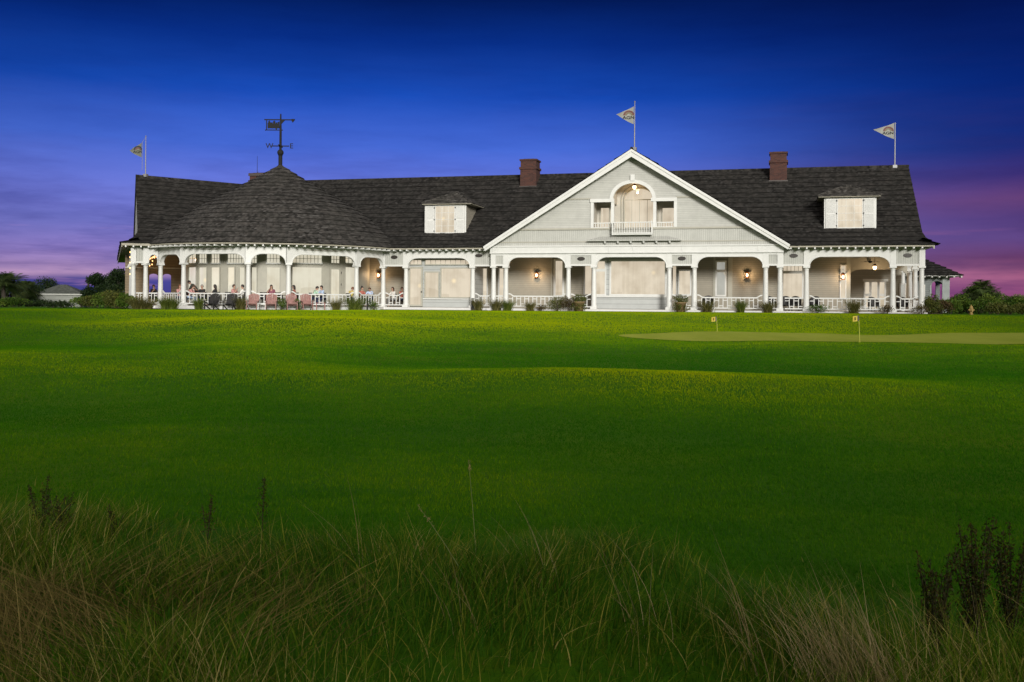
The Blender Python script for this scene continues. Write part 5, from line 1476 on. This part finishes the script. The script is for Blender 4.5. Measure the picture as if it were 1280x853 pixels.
# ================================================================== LAMPS
def glow(p, e, col=(1,.66,.36), r=.06):
    l = bpy.data.lights.new('lamp_light', 'POINT'); l.energy = e; l.color = col; l.shadow_soft_size = r
    o = bpy.data.objects.new('lamp_light', l); COL.objects.link(o); o.location = p; return o
def lantern(u, w, z, label, e=30, ny=-1):
    r = empty('wall_lantern', W(u, w, z), -YAW); tag(r, label, 'lantern', 'lit wall lanterns')
    m = MB(); m.box(-.09,.09,-.015,0,-.2,.22); m.tube([(0,0,.24),(0,-.12,.28),(0,-.19,.24)], .015, 6); m.build('bracket', COPPER, r)
    m = MB(); c = (0,-.19,0)
    m.lathe([(.02,.26),(.05,.25),(.15,.16),(.16,.15)], c, 12); m.lathe([(.13,-.2),(.13,-.17),(.10,-.16)], c, 12)
    for k in range(6):
        a = PI/3*k; m.tube([(c[0]+.12*math.cos(a),c[1]+.12*math.sin(a),-.17),(c[0]+.14*math.cos(a),c[1]+.14*math.sin(a),.155)], .009, 4)
    m.build('cage', COPPER, r)
    m = MB(); m.ball((0,-.19,-.02), .085, 12, 1.3); m.build('bulb', BULB, r)
    o = glow(W(u, w, z)+Vector((-EW[0]*.5, -EW[1]*.5, 0)), e); o.parent = r; o.matrix_parent_inverse = Matrix.Identity(4); o.location = (0, -.5, 0)
for px, py, w, lab in ((474.3,344,WI,'lit lantern on the dark wall where the round porch meets the main porch'),(671.5,344,WI,'lit lantern on the grey wall left of the central bay'),
                       (934,344,WI,'lit lantern on the grey wall right of the gable window'),(1053.5,346,WI-.08,'lit lantern over the narrow window of the right porch')):
    u, z = at(px, py, w); lantern(u, w, z, lab)
def pendant(p, drop, label, e=30):
    r = empty('hanging_lamp', p, -YAW); tag(r, label, 'hanging lamp', 'hanging lamps')
    m = MB(); m.tube([(0,0,drop),(0,0,.2)], .012, 6); m.lathe([(.06,drop-.03),(.06,drop)], n=10); m.lathe([(.02,.22),(.06,.2),(.13,.1),(.14,.08)], n=12); m.build('fitting', COPPER, r)
    m = MB(); m.ball((0,0,.0), .12, 12, 1.2); m.build('bulb', BULB, r)
    o = glow((0,0,-.2), e); o.parent = r
u, z = at(1093.5, 334.5, 4.2); pendant(W(u, 4.2, z), Z_CEIL-z, 'glowing lamp hanging under the right porch ceiling', 45)
u, z = at(793, 234, .3); pendant(W(u, .3, z), z_a+.3-z, 'glowing lamp hanging in the gable balcony arch', 20)
# ceiling fan beside the right porch lamp
u, z = at(1087, 335, 5.2); r = empty('ceiling_fan', W(u, 4.7, Z_CEIL-.42), -YAW); tag(r, 'dark ceiling fan under the right porch ceiling', 'ceiling fan')
m = MB(); m.tube([(0,0,.42),(0,0,.08)], .02, 6); m.lathe([(.02,.10),(.11,.08),(.12,0),(.05,-.06)], n=12); m.build('motor', DARK, r)
for k in range(5):
    a = 2*PI*k/5+.3; m = MB(frame((0,0,0), (math.cos(a), math.sin(a)))); m.box(.12,.62,-.065,.065,.02,.035); m.build('blade', DARK, r)
# string lights in the left wing porch
def strings(name, pts, label):
    r = empty(name, pts[0]); tag(r, label, 'string lights'); o = Vector(pts[0])
    m = MB(); q = [Vector(p)-o for p in pts]
    for a, b in zip(q, q[1:]):
        mid = (a+b)/2-Vector((0,0,.06)); m.tube([a, mid, b], .008, 4)
    m.build('cable', DARK, r)
    for i, a in enumerate(q):
        b = MB(); b.ball((0,0,0), .042, 8, 1.3); b.build('bulb', BULB2, r, True, a-Vector((0,0,.09)))
wloc = lambda x, w, z: (lambda v: W(v.x, v.y, z))(Mw @ Vector((x, w, 0)))
strings('string_lights', [wloc(atf(162.6, 330, Mw, w_)[0], w_, z_) for w_, z_ in ((.8,3.62),(1.4,3.30),(2.0,2.95),(2.6,2.60),(3.2,2.2))], 'row of warm bulbs hanging down beside the left end column')
strings('string_lights', [wloc(atf(px, 340, Mw, wd)[0], wd, z) for px, wd, z in ((196,1.0,3.45),(193,2.0,3.42),(191.5,3.0,3.4),(190,4.0,3.4),(188,5.0,3.38),(186.5,6.2,3.36),(190,6.4,3.0))], 'warm bulbs strung across the left wing porch ceiling, nearest the panel')
strings('string_lights', [wloc(atf(px, 340, Mw, wd)[0], wd, z) for px, wd, z in ((199,1.6,3.45),(195.5,2.6,3.42),(193,3.6,3.4),(190.5,4.8,3.2),(187,6.0,2.9))], 'warm bulbs strung across the left wing porch ceiling, nearest the drum')
for x, w_ in ((xb+1.6, 2.2), (xb+1.8, 5.0)):
    glow(wloc(x, w_, 3.2), 22, (1,.62,.30), .1)

# ================================================================== FLAGS, VANE, AERIAL
TXT = {}
def text_mesh(s, size, bold=0.0):
    c = bpy.data.curves.new('t', 'FONT'); c.body = s; c.size = size; c.align_x = 'CENTER'; c.align_y = 'CENTER'; c.extrude = .004; c.offset = bold
    o = bpy.data.objects.new('t', c); COL.objects.link(o); bpy.context.view_layer.update()
    me = bpy.data.meshes.new_from_object(o.evaluated_get(bpy.context.evaluated_depsgraph_get())); bpy.data.objects.remove(o); bpy.data.curves.remove(c)
    V = [tuple(v.co) for v in me.vertices]; F = [tuple(p.vertices) for p in me.polygons]; return V, F
FLAG = mat('flag_cloth', (.24,.245,.225), .8, .1, 6); FRED = mat('flag_red', (.12,.05,.045), .8); FYEL = mat('flag_ochre', (.15,.125,.075), .8); FDK = mat('flag_ink', (.02,.025,.03), .8)
T3 = text_mesh('AGN', .46, .012)
FLAGD = mat('backlit_flag_cloth', (.13,.135,.105), .8, .15, 6)  # darker copy of the cloth, painting the backlit look of the left pennant
def flagpole(px, py0, py1, w, fl, fw_, label, foot_z=None, off=0.0, pole=POLE, Mf=I4, cloth=FLAG):
    x, zb_ = atf(px, py1, Mf, w); x2, zt_ = atf(px, py0, Mf, w)
    q = Mf @ Vector((x, w, 0)); base = W(q.x, q.y, zb_ if foot_z is None else foot_z); H = zt_-(zb_ if foot_z is None else foot_z)
    r = empty('flagpole', base, -YAW); tag(r, label, 'flagpole', 'flagpoles on the roof ridge')
    m = MB(); m.tube([(0,0,-.1),(0,0,H*.5),(0,0,H)], [.042,.034,.024], 8); m.ball((0,0,H+.03), .05, 8); m.box(-.14,.14,-.14,.14,-.12,.10); m.build('pole', pole, r)
    if off: m = MB(); m.tube([(-off,0,fl[0]+.05),(-off,0,.4)], .018, 5); m.tube([(-off,0,fl[0]+.05),(0,0,fl[0]+.4)], .012, 5); m.build('halyard', pole, r)
    # pennant: hoist at the pole, fly to the left with a soft ripple
    zt, zl, zm = fl; V, n = [], 14
    def cl(a, b):      # a along the fly, b up the hoist
        x = -off-.06-fw_*a; t0 = zt+(zm-zt)*a; t1 = zl+(zm-zl)*a; z = t1+(t0-t1)*b-.05*math.sin(PI*a)
        return (x, .10*math.sin(a*7+b*1.2)*a**.7, z)
    for y_ in (-.006,.006):
        for i in range(n+1):
            for j in range(5): p = cl(i/n, j/4); V.append((p[0], p[1]+y_, p[2]))
    k = 5*(n+1); F = []
    for i in range(n):
        for j in range(4):
            a = i*5+j; F += [(a,a+5,a+6,a+1),(k+a,k+a+1,k+a+6,k+a+5)]
    m = MB(); m.add(V, F); f = m.build('flag', cloth, r, True)
    # emblem and lettering printed on the cloth, following its ripple
    def put(name, P2, Fc, mt):
        m = MB()
        for p in P2:
            a = max(0.0, min(1.0, (-p[0]-off-.06)/fw_)); t0 = zt+(zm-zt)*a; t1 = zl+(zm-zl)*a; b = (p[1]-t1)/max(.01, t0-t1); q = cl(a, min(1, max(0, b))); m.v.append((p[0], q[1]-.014, p[1]))
        m.f = list(Fc); m.build(name, mt, f)
    hh = zt-zl; cx = -off-.06-fw_*.27; cz = zl+hh*.50
    for nm, r0, r1, mt in (('emblem',.20,.30,FDK if cloth is FLAGD else FRED),('emblem',.11,.19,FRED if cloth is FLAGD else FYEL)):
        P2 = []; 
        for i in range(13):
            t = PI*i/12
            for rr2 in (r0, r1): P2.append((cx-rr2*hh*1.05*math.cos(t), cz+.0*hh+rr2*hh*.95*math.sin(t)))
        put(nm, P2, [(2*i,2*i+1,2*i+3,2*i+2) for i in range(12)], mt)
    sc = hh*.52
    put('lettering', [(cx-.02+v[0]*sc*1.25, cz-hh*.13+v[1]*sc) for v in T3[0]], T3[1], FDK)
    return r
s18 = 1/17.0
flagpole(182, 171, 219.5, W_RIDGE, (2.45,1.35,1.92), 1.08, 'flagpole with a dark drooping pennant on the left wing ridge', off=.30, pole=POLED, Mf=Mw, cloth=FLAGD)
flagpole(793, 128, 186.5, -.9, (2.72,1.58,2.28), 1.14, 'flagpole with a cream pennant on the gable peak', pole=POLED)
flagpole(1118.5, 155, 208.5, W_RIDGE, (2.98,1.88,2.58), 1.36, 'flagpole with a white pennant near the right end of the ridge')
# aerial on the hidden chimney
x, z = at(321.5, 216, 9.8); r = empty('roof_aerial', W(x, 9.8, fz(321.5,216.5,9.2))); tag(r, 'thin whip aerial on the chimney behind the round roof', 'aerial')
m = MB(); m.tube([(0,0,-.05),(0,0,1.5)], [.025,.012], 5); m.build('mast', DARK, r); m = MB(); m.tube([(0,0,.12),(.16,0,.18)], .012, 5); m.build('clamp', DARK, r)
# weathervane
ap = CONE[-1][1]+.05
r = empty('weathervane', W(RC.x, RC.y, ap), 0); tag(r, 'dark weathervane with banner, arrow and compass letters on the round roof peak', 'weathervane')
k = 1/17.0
m = MB(); m.lathe([(.22,-.12),(.17,-.02),(.145,.02),(.145,.68),(.17,.72)], n=14); m.tube([(0,0,.7),(0,0,2.6)], [.095,.085], 8); m.tube([(0,0,2.6),(0,0,3.72)], [.08,.05], 8); m.build('pole', VANE, r)
m = MB(); m.ball((0,0,.92), .235, 16); m.build('ball', VANE, r, True)
m = MB(); m.box(-.60,.62,-.03,.03,1.36,1.43); m.box(-.03,.03,-.6,.6,1.36,1.43); m.lathe([(.09,1.28),(.12,1.40),(.09,1.5)], n=10); m.build('compass_arms', VANE, r)
for s, x in (('W',-.80),('E',.79)):
    V, F = text_mesh(s, .52, .004); m = MB(); m.add([(x+v[0],(v[2])*4,1.39+v[1]) for v in V], F); m.build('compass_letter', VANE, r)
m = MB()
zt, zb2 = 3.30, 2.55
m.box(-1.12,.80,-.035,.035,zt-.04,zt+.035); m.box(-1.05,.16,-.03,.03,zb2-.03,zb2+.03); m.box(-1.05,-.99,-.03,.03,zb2+.03,zt-.04)
m.tube([(-1.12,0,zt),(-1.18,0,zt)], .05, 6); m.tube([(-1.05,0,zb2),(-1.12,0,zb2-.02)], .04, 6)
m.build('banner_frame', VANE, r)
m = MB(); random.seed(3)
for i in range(16):                       # wind-bent tree cut from sheet metal
    x = -.88+.74*i/15; hgt = .28+.10*math.sin(i*1.7)+.07*math.sin(i*.9); m.plate([(x-.06,zb2+.12+.02*(i%2)),(x+.06,zb2+.10+.03*(i%3)),(x+.05,zb2+.26+hgt),(x-.07,zb2+.29+hgt*.8)], -.015+.0005*i, .015+.0005*i)
m.box(-.36,-.28,-.014,.014,zb2+.03,zb2+.24); m.build('banner_sheet', VANE, r)
m = MB(); m.plate([(.74,zt-.05),(1.04,zt+.01),(1.02,zt+.05),(.80,zt+.06)], -.05, .05); m.plate([(.77,zt-.04),(1.02,zt-.01),(.86,zt-.20)], -.045, .045); m.build('arrow_head', VANE, r); m = MB(); m.plate([(.03,zt-.04),(.30,zt-.04),(.03,zt-.34)], -.04, .04); m.build('arm_brace', VANE, r)

# ================================================================== LAWN THINGS
YEL = mat('flag_yellow', (.48,.37,.05), .7); YELP = mat('pole_yellow', (.42,.42,.05), .6)
def putting_flag(px, d, ht, num, label):
    x, y = ground_pt(px, d); r = empty('putting_flag', (x, y, gz_(x, y)+.02)); tag(r, label, 'putting flag', 'small yellow flags on the practice green')
    m = MB(); m.tube([(.02,0,-.1),(-.005,0,ht*.5),(-.03,0,ht)], .011, 6); m.lathe([(.05,0),(.05,.006)], n=12); m.build('pole', YELP, r)
    fz0, fz1 = ht-.19, ht; m = MB(); V = []
    for yy in (-.004,.004):
        for i in range(7):
            a = i/6
            for j in range(2): V.append((-.075-.17*a, .03*math.sin(a*4)*a+yy, fz0+(fz1-fz0)*j-.02*a))
    F = []
    for i in range(6): F += [(2*i,2*i+2,2*i+3,2*i+1),(14+2*i,14+2*i+1,14+2*i+3,14+2*i+2)]
    m.add(V, F); f = m.build('flag', YEL, r)
    m = MB(); m.box(-.075,-.022,-.012,.012,fz0+.01,fz1+.012); m.build('sleeve', DARK, r)
    V, F = text_mesh(num, .13, .004); m = MB(); m.add([(-.155+v[0], -.014-.0+.0*v[2], (fz0+fz1)/2-.01+v[1]) for v in V], F); m.build('numeral', FDK, f)
putting_flag(1074.5, 35.0, .92, '5', 'yellow putting flag with a dark sleeve, the nearer and larger of two')
putting_flag(896.5, 42.5, .62, '3', 'small yellow putting flag further left on the practice green')
# hydrant
x, y = ground_pt(1214, 59.5); r = empty('fire_hydrant', (x, y, gz_(x, y))); tag(r, 'yellow fire hydrant among the shrubs on the right', 'fire hydrant'); r.scale = (.72,.72,.76)
HY_ = mat('hydrant_yellow', (.30,.20,.055), .5, .15, 8)
m = MB(); m.lathe([(.17,0),(.17,.05),(.12,.06),(.115,.42),(.16,.44),(.16,.50),(.13,.52)], n=16); m.build('barrel', HY_, r)
m = MB(); m.lathe([(.14,.52),(.135,.58),(.10,.66),(.04,.70),(.04,.76),(.01,.77)], n=16); m.build('bonnet', HY_, r)
for s in (-1,1): m = MB(); m.tube([(s*.09,0,.36),(s*.23,0,.36)], .065, 10); m.tube([(s*.23,0,.36),(s*.26,0,.36)], .045, 6); m.build('nozzle', HY_, r)
m = MB(); m.tube([(0,-.09,.30),(0,-.24,.30)], .08, 10); m.build('nozzle', HY_, r)
# bollard light
p = depth_front(591, .35); r = empty('path_light', (p.x, p.y, gz_(p.x, p.y))); tag(r, 'short dark path light in front of a porch column', 'path light')
m = MB(); m.lathe([(.09,0),(.09,.66),(.075,.67)], n=12); m.build('post', DARK, r); m = MB(); m.lathe([(.075,.67),(.075,.76)], n=12); m.build('lens', mat('frosted_lens', (.3,.3,.28), .3), r); m = MB(); m.lathe([(.10,.76),(.10,.80),(.03,.83)], n=12); m.build('cap', DARK, r)
p = depth_front(459.5, .5); r = empty('path_light', (p.x, p.y, gz_(p.x, p.y))); tag(r, 'short dark path light right of the fountain grass', 'path light')
m = MB(); m.lathe([(.05,0),(.05,.5),(.04,.51)], n=10); m.build('post', DARK, r); m = MB(); m.lathe([(.04,.51),(.09,.56),(.03,.62)], n=12); m.build('cap', DARK, r)

# ================================================================== SHED AND PAVILION
x0, y0 = ground_pt(78.5, 92); r = empty('garden_shed', (x0, y0, gz_(x0, y0)), .18); tag(r, 'small pale grey shed with a hipped roof left of the clubhouse', 'shed')
m = MB(); m.box(-1.9,1.9,-1.6,1.6,-.6,1.32); m.build('wall', mat('shed_siding', (.26,.27,.25), .8, .08, boards=.2), r)
m = MB(); Wd = [(-2.1,-1.8),(2.1,-1.8),(2.1,1.8),(-2.1,1.8)]
def shed_side(a, b):
    def f(s, t):
        P0 = Vector((*a,1.32)).lerp(Vector((*b,1.32)), s); top = Vector((max(-.3,min(.3,P0.x*.16)), 0, 2.15)); return tuple(P0.lerp(top, t))
    return f
for i in range(4): courses(m, shed_side(Wd[i], Wd[(i+1)%4]), 9, 10, .03, .008, .03)
m.build('roof', mat('shed_shingle', (.10,.11,.095), .9, .3, 5), r)
m = MB(); m.box(-2.08,2.08,-1.78,1.78,1.20,1.315); m.build('eave_board', mat('shed_trim', (.42,.43,.40), .6), r)
m = MB(); m.box(1.902,1.93,-.5,.5,-.3,1.0); d = m.build('door', mat('shed_door', (.22,.23,.21), .7), r)

# pavilion behind the right end
PVG = mat('shaded_pavilion_boards', (.17,.19,.19), .7, .06, boards=.16)  # boards and corner white darkened to paint the shade around the pavilion
wpv = 15.0
xl = fu(1118, wpv); xr = fu(1186, wpv)
r = empty('side_pavilion', W(xl, wpv, 0), -YAW); tag(r, 'low hip-roofed pavilion with an arched opening at the right end of the clubhouse', 'pavilion')
L_ = xr-xl; ax0, ax1 = fu(1164.5,wpv)-xl, fu(1178,wpv)-xl; az1 = fz(1171,351.5,wpv); zt = fz(1180,346,wpv)+.12
def aopen(x0, x1, z0, z1, n=12):
    rr_2 = (x1-x0)/2; c_ = (x0+x1)/2
    return [(x0,z0)]+[(c_-rr_2*math.cos(PI*i/n), z1-rr_2*.75+rr_2*.75*math.sin(PI*i/n)) for i in range(n+1)]+[(x1,z0)]
m = MB(); Dp = 4.2
for yy in (0, Dp):
    a0_, a1_ = (ax0, ax1) if yy == 0 else (ax0+.15, L_-.3)
    m.plate([(0,-.4)]+[(a0_,-.4)]+aopen(a0_,a1_,-.39,az1+(.15 if yy else 0))+[(a1_,-.4),(L_,-.4),(L_,zt),(0,zt)], yy, yy+.25)
m.box(L_-.25,L_,.25,Dp,-.4,.3); m.box(L_-.25,L_,.25,Dp,zt-.6,zt); m.box(0,ax0-.3,.25,Dp,-.4,zt-.01)
m.build('wall', PVG, r)
m = MB(); m.box(L_-.45,L_+.05,-.05,-.003,-.4,zt-.1); m.box(ax0-.14,ax0-.02,-.04,-.003,-.4,az1-.3); m.build('corner_board', mat('shaded_pavilion_white', (.27,.30,.30), .6), r)
m = MB(); m.box(ax0-.8,ax0-.45,-.05,-.003,.3,1.95); m.build('window_frame', WHITE, r); m = MB(); m.box(ax0-.76,ax0-.49,-.06,-.051,.35,1.9); m.build('pane', PANE, r)
ov = .85; E = [(-ov,-ov),(L_+ov,-ov),(L_+ov,Dp+ov),(-ov,Dp+ov)]; m = MB(); zr_ = fz(1140,321,wpv+2)
def pside(a, b):
    def f(s, t):
        P0 = Vector((*a,zt-.06)).lerp(Vector((*b,zt-.06)), s); top = Vector((min(max(P0.x, 1.2), L_-1.9), Dp/2, zr_)); return tuple(P0.lerp(top, t))
    return f
for i in range(4): courses(m, pside(E[i], E[(i+1)%4]), 8, 24)
m.build('roof', ROOF, r)
m = MB(); m.box(-ov+.05,L_+ov-.05,-ov+.05,Dp+ov-.05,zt-.10,zt-.04)
x = 0
while x < L_+.8: m.box(x-.05,x+.05,-ov+.02,-.05,zt-.2,zt-.11); x += .5
m.build('rafter_tails', mat('pavilion_trim', (.5,.5,.48), .6), r)

# ================================================================== SKY, SUN, CAMERA
wd = bpy.data.worlds.new('World'); S.world = wd; wd.use_nodes = True
nt = wd.node_tree; bg = nt.nodes['Background']
tc = nt.nodes.new('ShaderNodeTexCoord'); sp = nt.nodes.new('ShaderNodeSeparateXYZ'); nt.links.new(tc.outputs['Generated'], sp.inputs[0])
X_, Y_, Z_ = sp.outputs
def lin(r, g, b):
    f = lambda c: (c/255/12.92 if c/255 <= .04045 else ((c/255+.055)/1.055)**2.4); return (f(r), f(g), f(b))
zc = math_(nt, 'MAXIMUM', Z_, 0.0)
wob = noise(nt, tc.outputs['Generated'], 6.0, 5)
fac = math_(nt, 'MAXIMUM', math_(nt, 'ADD', math_(nt, 'MULTIPLY', zc, 2.0), math_(nt, 'MULTIPLY_ADD', wob, .022, -.011)), 0.0)       # 0.5 of elevation sine fills the ramp
rl = ramp(nt, fac, [(0,lin(66,66,142)),(.034,lin(78,74,150)),(.046,lin(206,166,208)),(.062,lin(178,148,204)),(.09,lin(150,132,206)),(.14,lin(130,130,216)),(.22,lin(108,124,224)),(.30,lin(72,108,216)),(.40,lin(24,76,184)),(.50,lin(8,46,134)),(.60,lin(2,20,72)),(.72,lin(6,10,38)),(.86,lin(58,58,74)),(1,lin(84,82,92))])
rr = ramp(nt, fac, [(0,lin(130,75,108)),(.028,lin(152,82,126)),(.06,lin(154,88,124)),(.085,lin(106,60,104)),(.12,lin(94,68,130)),(.156,lin(82,58,120)),(.19,lin(104,64,118)),(.236,lin(58,44,114)),(.285,lin(18,38,114)),(.40,lin(6,34,112)),(.50,lin(4,24,88)),(.60,lin(3,11,52)),(.72,lin(8,12,42)),(.86,lin(58,58,74)),(1,lin(84,82,92))])
fx = ramp(nt, math_(nt, 'ADD', math_(nt, 'MULTIPLY', X_, 1.0), .5), [(.52,(0,0,0)),(.68,(.28,)*3),(.82,(.78,)*3),(.95,(1,)*3)], 'B_SPLINE')
left_dim = ramp(nt, math_(nt, 'ADD', X_, .5), [(.02,(.78,)*3),(.24,(1,)*3)])
front = mixc(nt, fx, rl, rr)
front = mixc(nt, 1.0, front, left_dim, 'MULTIPLY')
# thin streaked clouds low over the horizon
mp = nt.nodes.new('ShaderNodeMapping'); mp.inputs['Scale'].default_value = (2.2,2.2,15); mp.inputs['Rotation'].default_value = (0,math.radians(3),0); nt.links.new(tc.outputs['Generated'], mp.inputs[0])
cn = noise(nt, mp.outputs[0], 2.6, 6, .6)
mp2 = nt.nodes.new('ShaderNodeMapping'); mp2.inputs['Scale'].default_value = (3,3,42); mp2.inputs['Location'].default_value = (5,2,1); nt.links.new(tc.outputs['Generated'], mp2.inputs[0])
cn2 = noise(nt, mp2.outputs[0], 1.8, 5, .6)
lowm = ramp(nt, fac, [(0,(.35,)*3),(.1,(.6,)*3),(.18,(.45,)*3),(.3,(.14,)*3),(.5,(0,0,0))])
cm = math_(nt, 'MULTIPLY', ramp(nt, cn, [(.46,(0,0,0)),(.66,(1,)*3)]), lowm)
cloudc = mixc(nt, fx, lin(62,66,146), lin(62,42,96))
front = mixc(nt, cm, front, cloudc)
lowm2 = ramp(nt, fac, [(0,(1,)*3),(.08,(.8,)*3),(.16,(0,0,0))])
cm2 = math_(nt, 'MULTIPLY', ramp(nt, cn2, [(.52,(0,0,0)),(.66,(.4,)*3)]), lowm2)
front = mixc(nt, cm2, front, mixc(nt, fx, lin(74,62,128), lin(96,48,98)))
brk = math_(nt, 'MULTIPLY', ramp(nt, cn2, [(.34,(.4,)*3),(.42,(0,0,0))]), lowm2)
front = mixc(nt, brk, front, mixc(nt, fx, lin(205,150,200), lin(180,104,140)))
# long faint streaks, slanting, over the upper sky
mp3 = nt.nodes.new('ShaderNodeMapping'); mp3.inputs['Scale'].default_value = (2.5,2.5,16); mp3.inputs['Rotation'].default_value = (0,math.radians(-14),0); nt.links.new(tc.outputs['Generated'], mp3.inputs[0])
cn3 = noise(nt, mp3.outputs[0], 1.7, 7, .62)
front = mixc(nt, 1.0, front, ramp(nt, cn3, [(.3,(.80,.84,.88)),(.5,(1,1,1)),(.7,(1.14,1.12,1.08))]), 'MULTIPLY')
# afterglow behind the photographer
back = ramp(nt, fac, [(0,(1.6,1.3,.95)),(.3,(1.5,1.3,1.1)),(.6,(1.2,1.1,1.0)),(1,(.75,.73,.70))])
bf = ramp(nt, math_(nt, 'ADD', math_(nt, 'MULTIPLY', Y_, -.5), .5), [(.46,(0,0,0)),(.85,(1,)*3)], 'EASE')
sky = mixc(nt, bf, front, back)
nt.links.new(sky, bg.inputs['Color']); bg.inputs['Strength'].default_value = 1.0

EL = math.radians(14.0); AZ = (.16, -.98)
sv = Vector((AZ[0], AZ[1], 0)).normalized()*math.cos(EL)+Vector((0,0,math.sin(EL)))
L = bpy.data.lights.new('sun', 'SUN'); L.energy = 3.9; L.angle = math.radians(12); L.color = (1.0,.965,.89)
so = bpy.data.objects.new('sun', L); COL.objects.link(so); so.rotation_euler = (-sv).to_track_quat('-Z', 'Y').to_euler(); so.location = (20,-60,60)

cd = bpy.data.cameras.new('camera'); cam = bpy.data.objects.new('camera', cd); COL.objects.link(cam)
cam.location = CAM; cd.sensor_width = 36; cd.lens = FOC*36/1280
cd.shift_x = 0.0; cd.shift_y = -(426.5-HY)/1280
cam.rotation_euler = (Matrix.Rotation(math.radians(90), 3, 'X') @ Matrix.Rotation(math.atan(ROLL), 3, 'Z')).to_euler()
cd.clip_end = 6000; cd.clip_start = .05
S.camera = cam
S.view_settings.view_transform = 'Standard'; S.view_settings.look = 'None'; S.view_settings.exposure = 0; S.view_settings.gamma = 1
S.view_settings.use_curve_mapping = False
S.render.engine = 'CYCLES'
S.cycles.max_bounces = 6; S.cycles.transparent_max_bounces = 4; S.cycles.use_denoising = True; S.cycles.use_adaptive_sampling = False; S.cycles.sample_clamp_indirect = 4
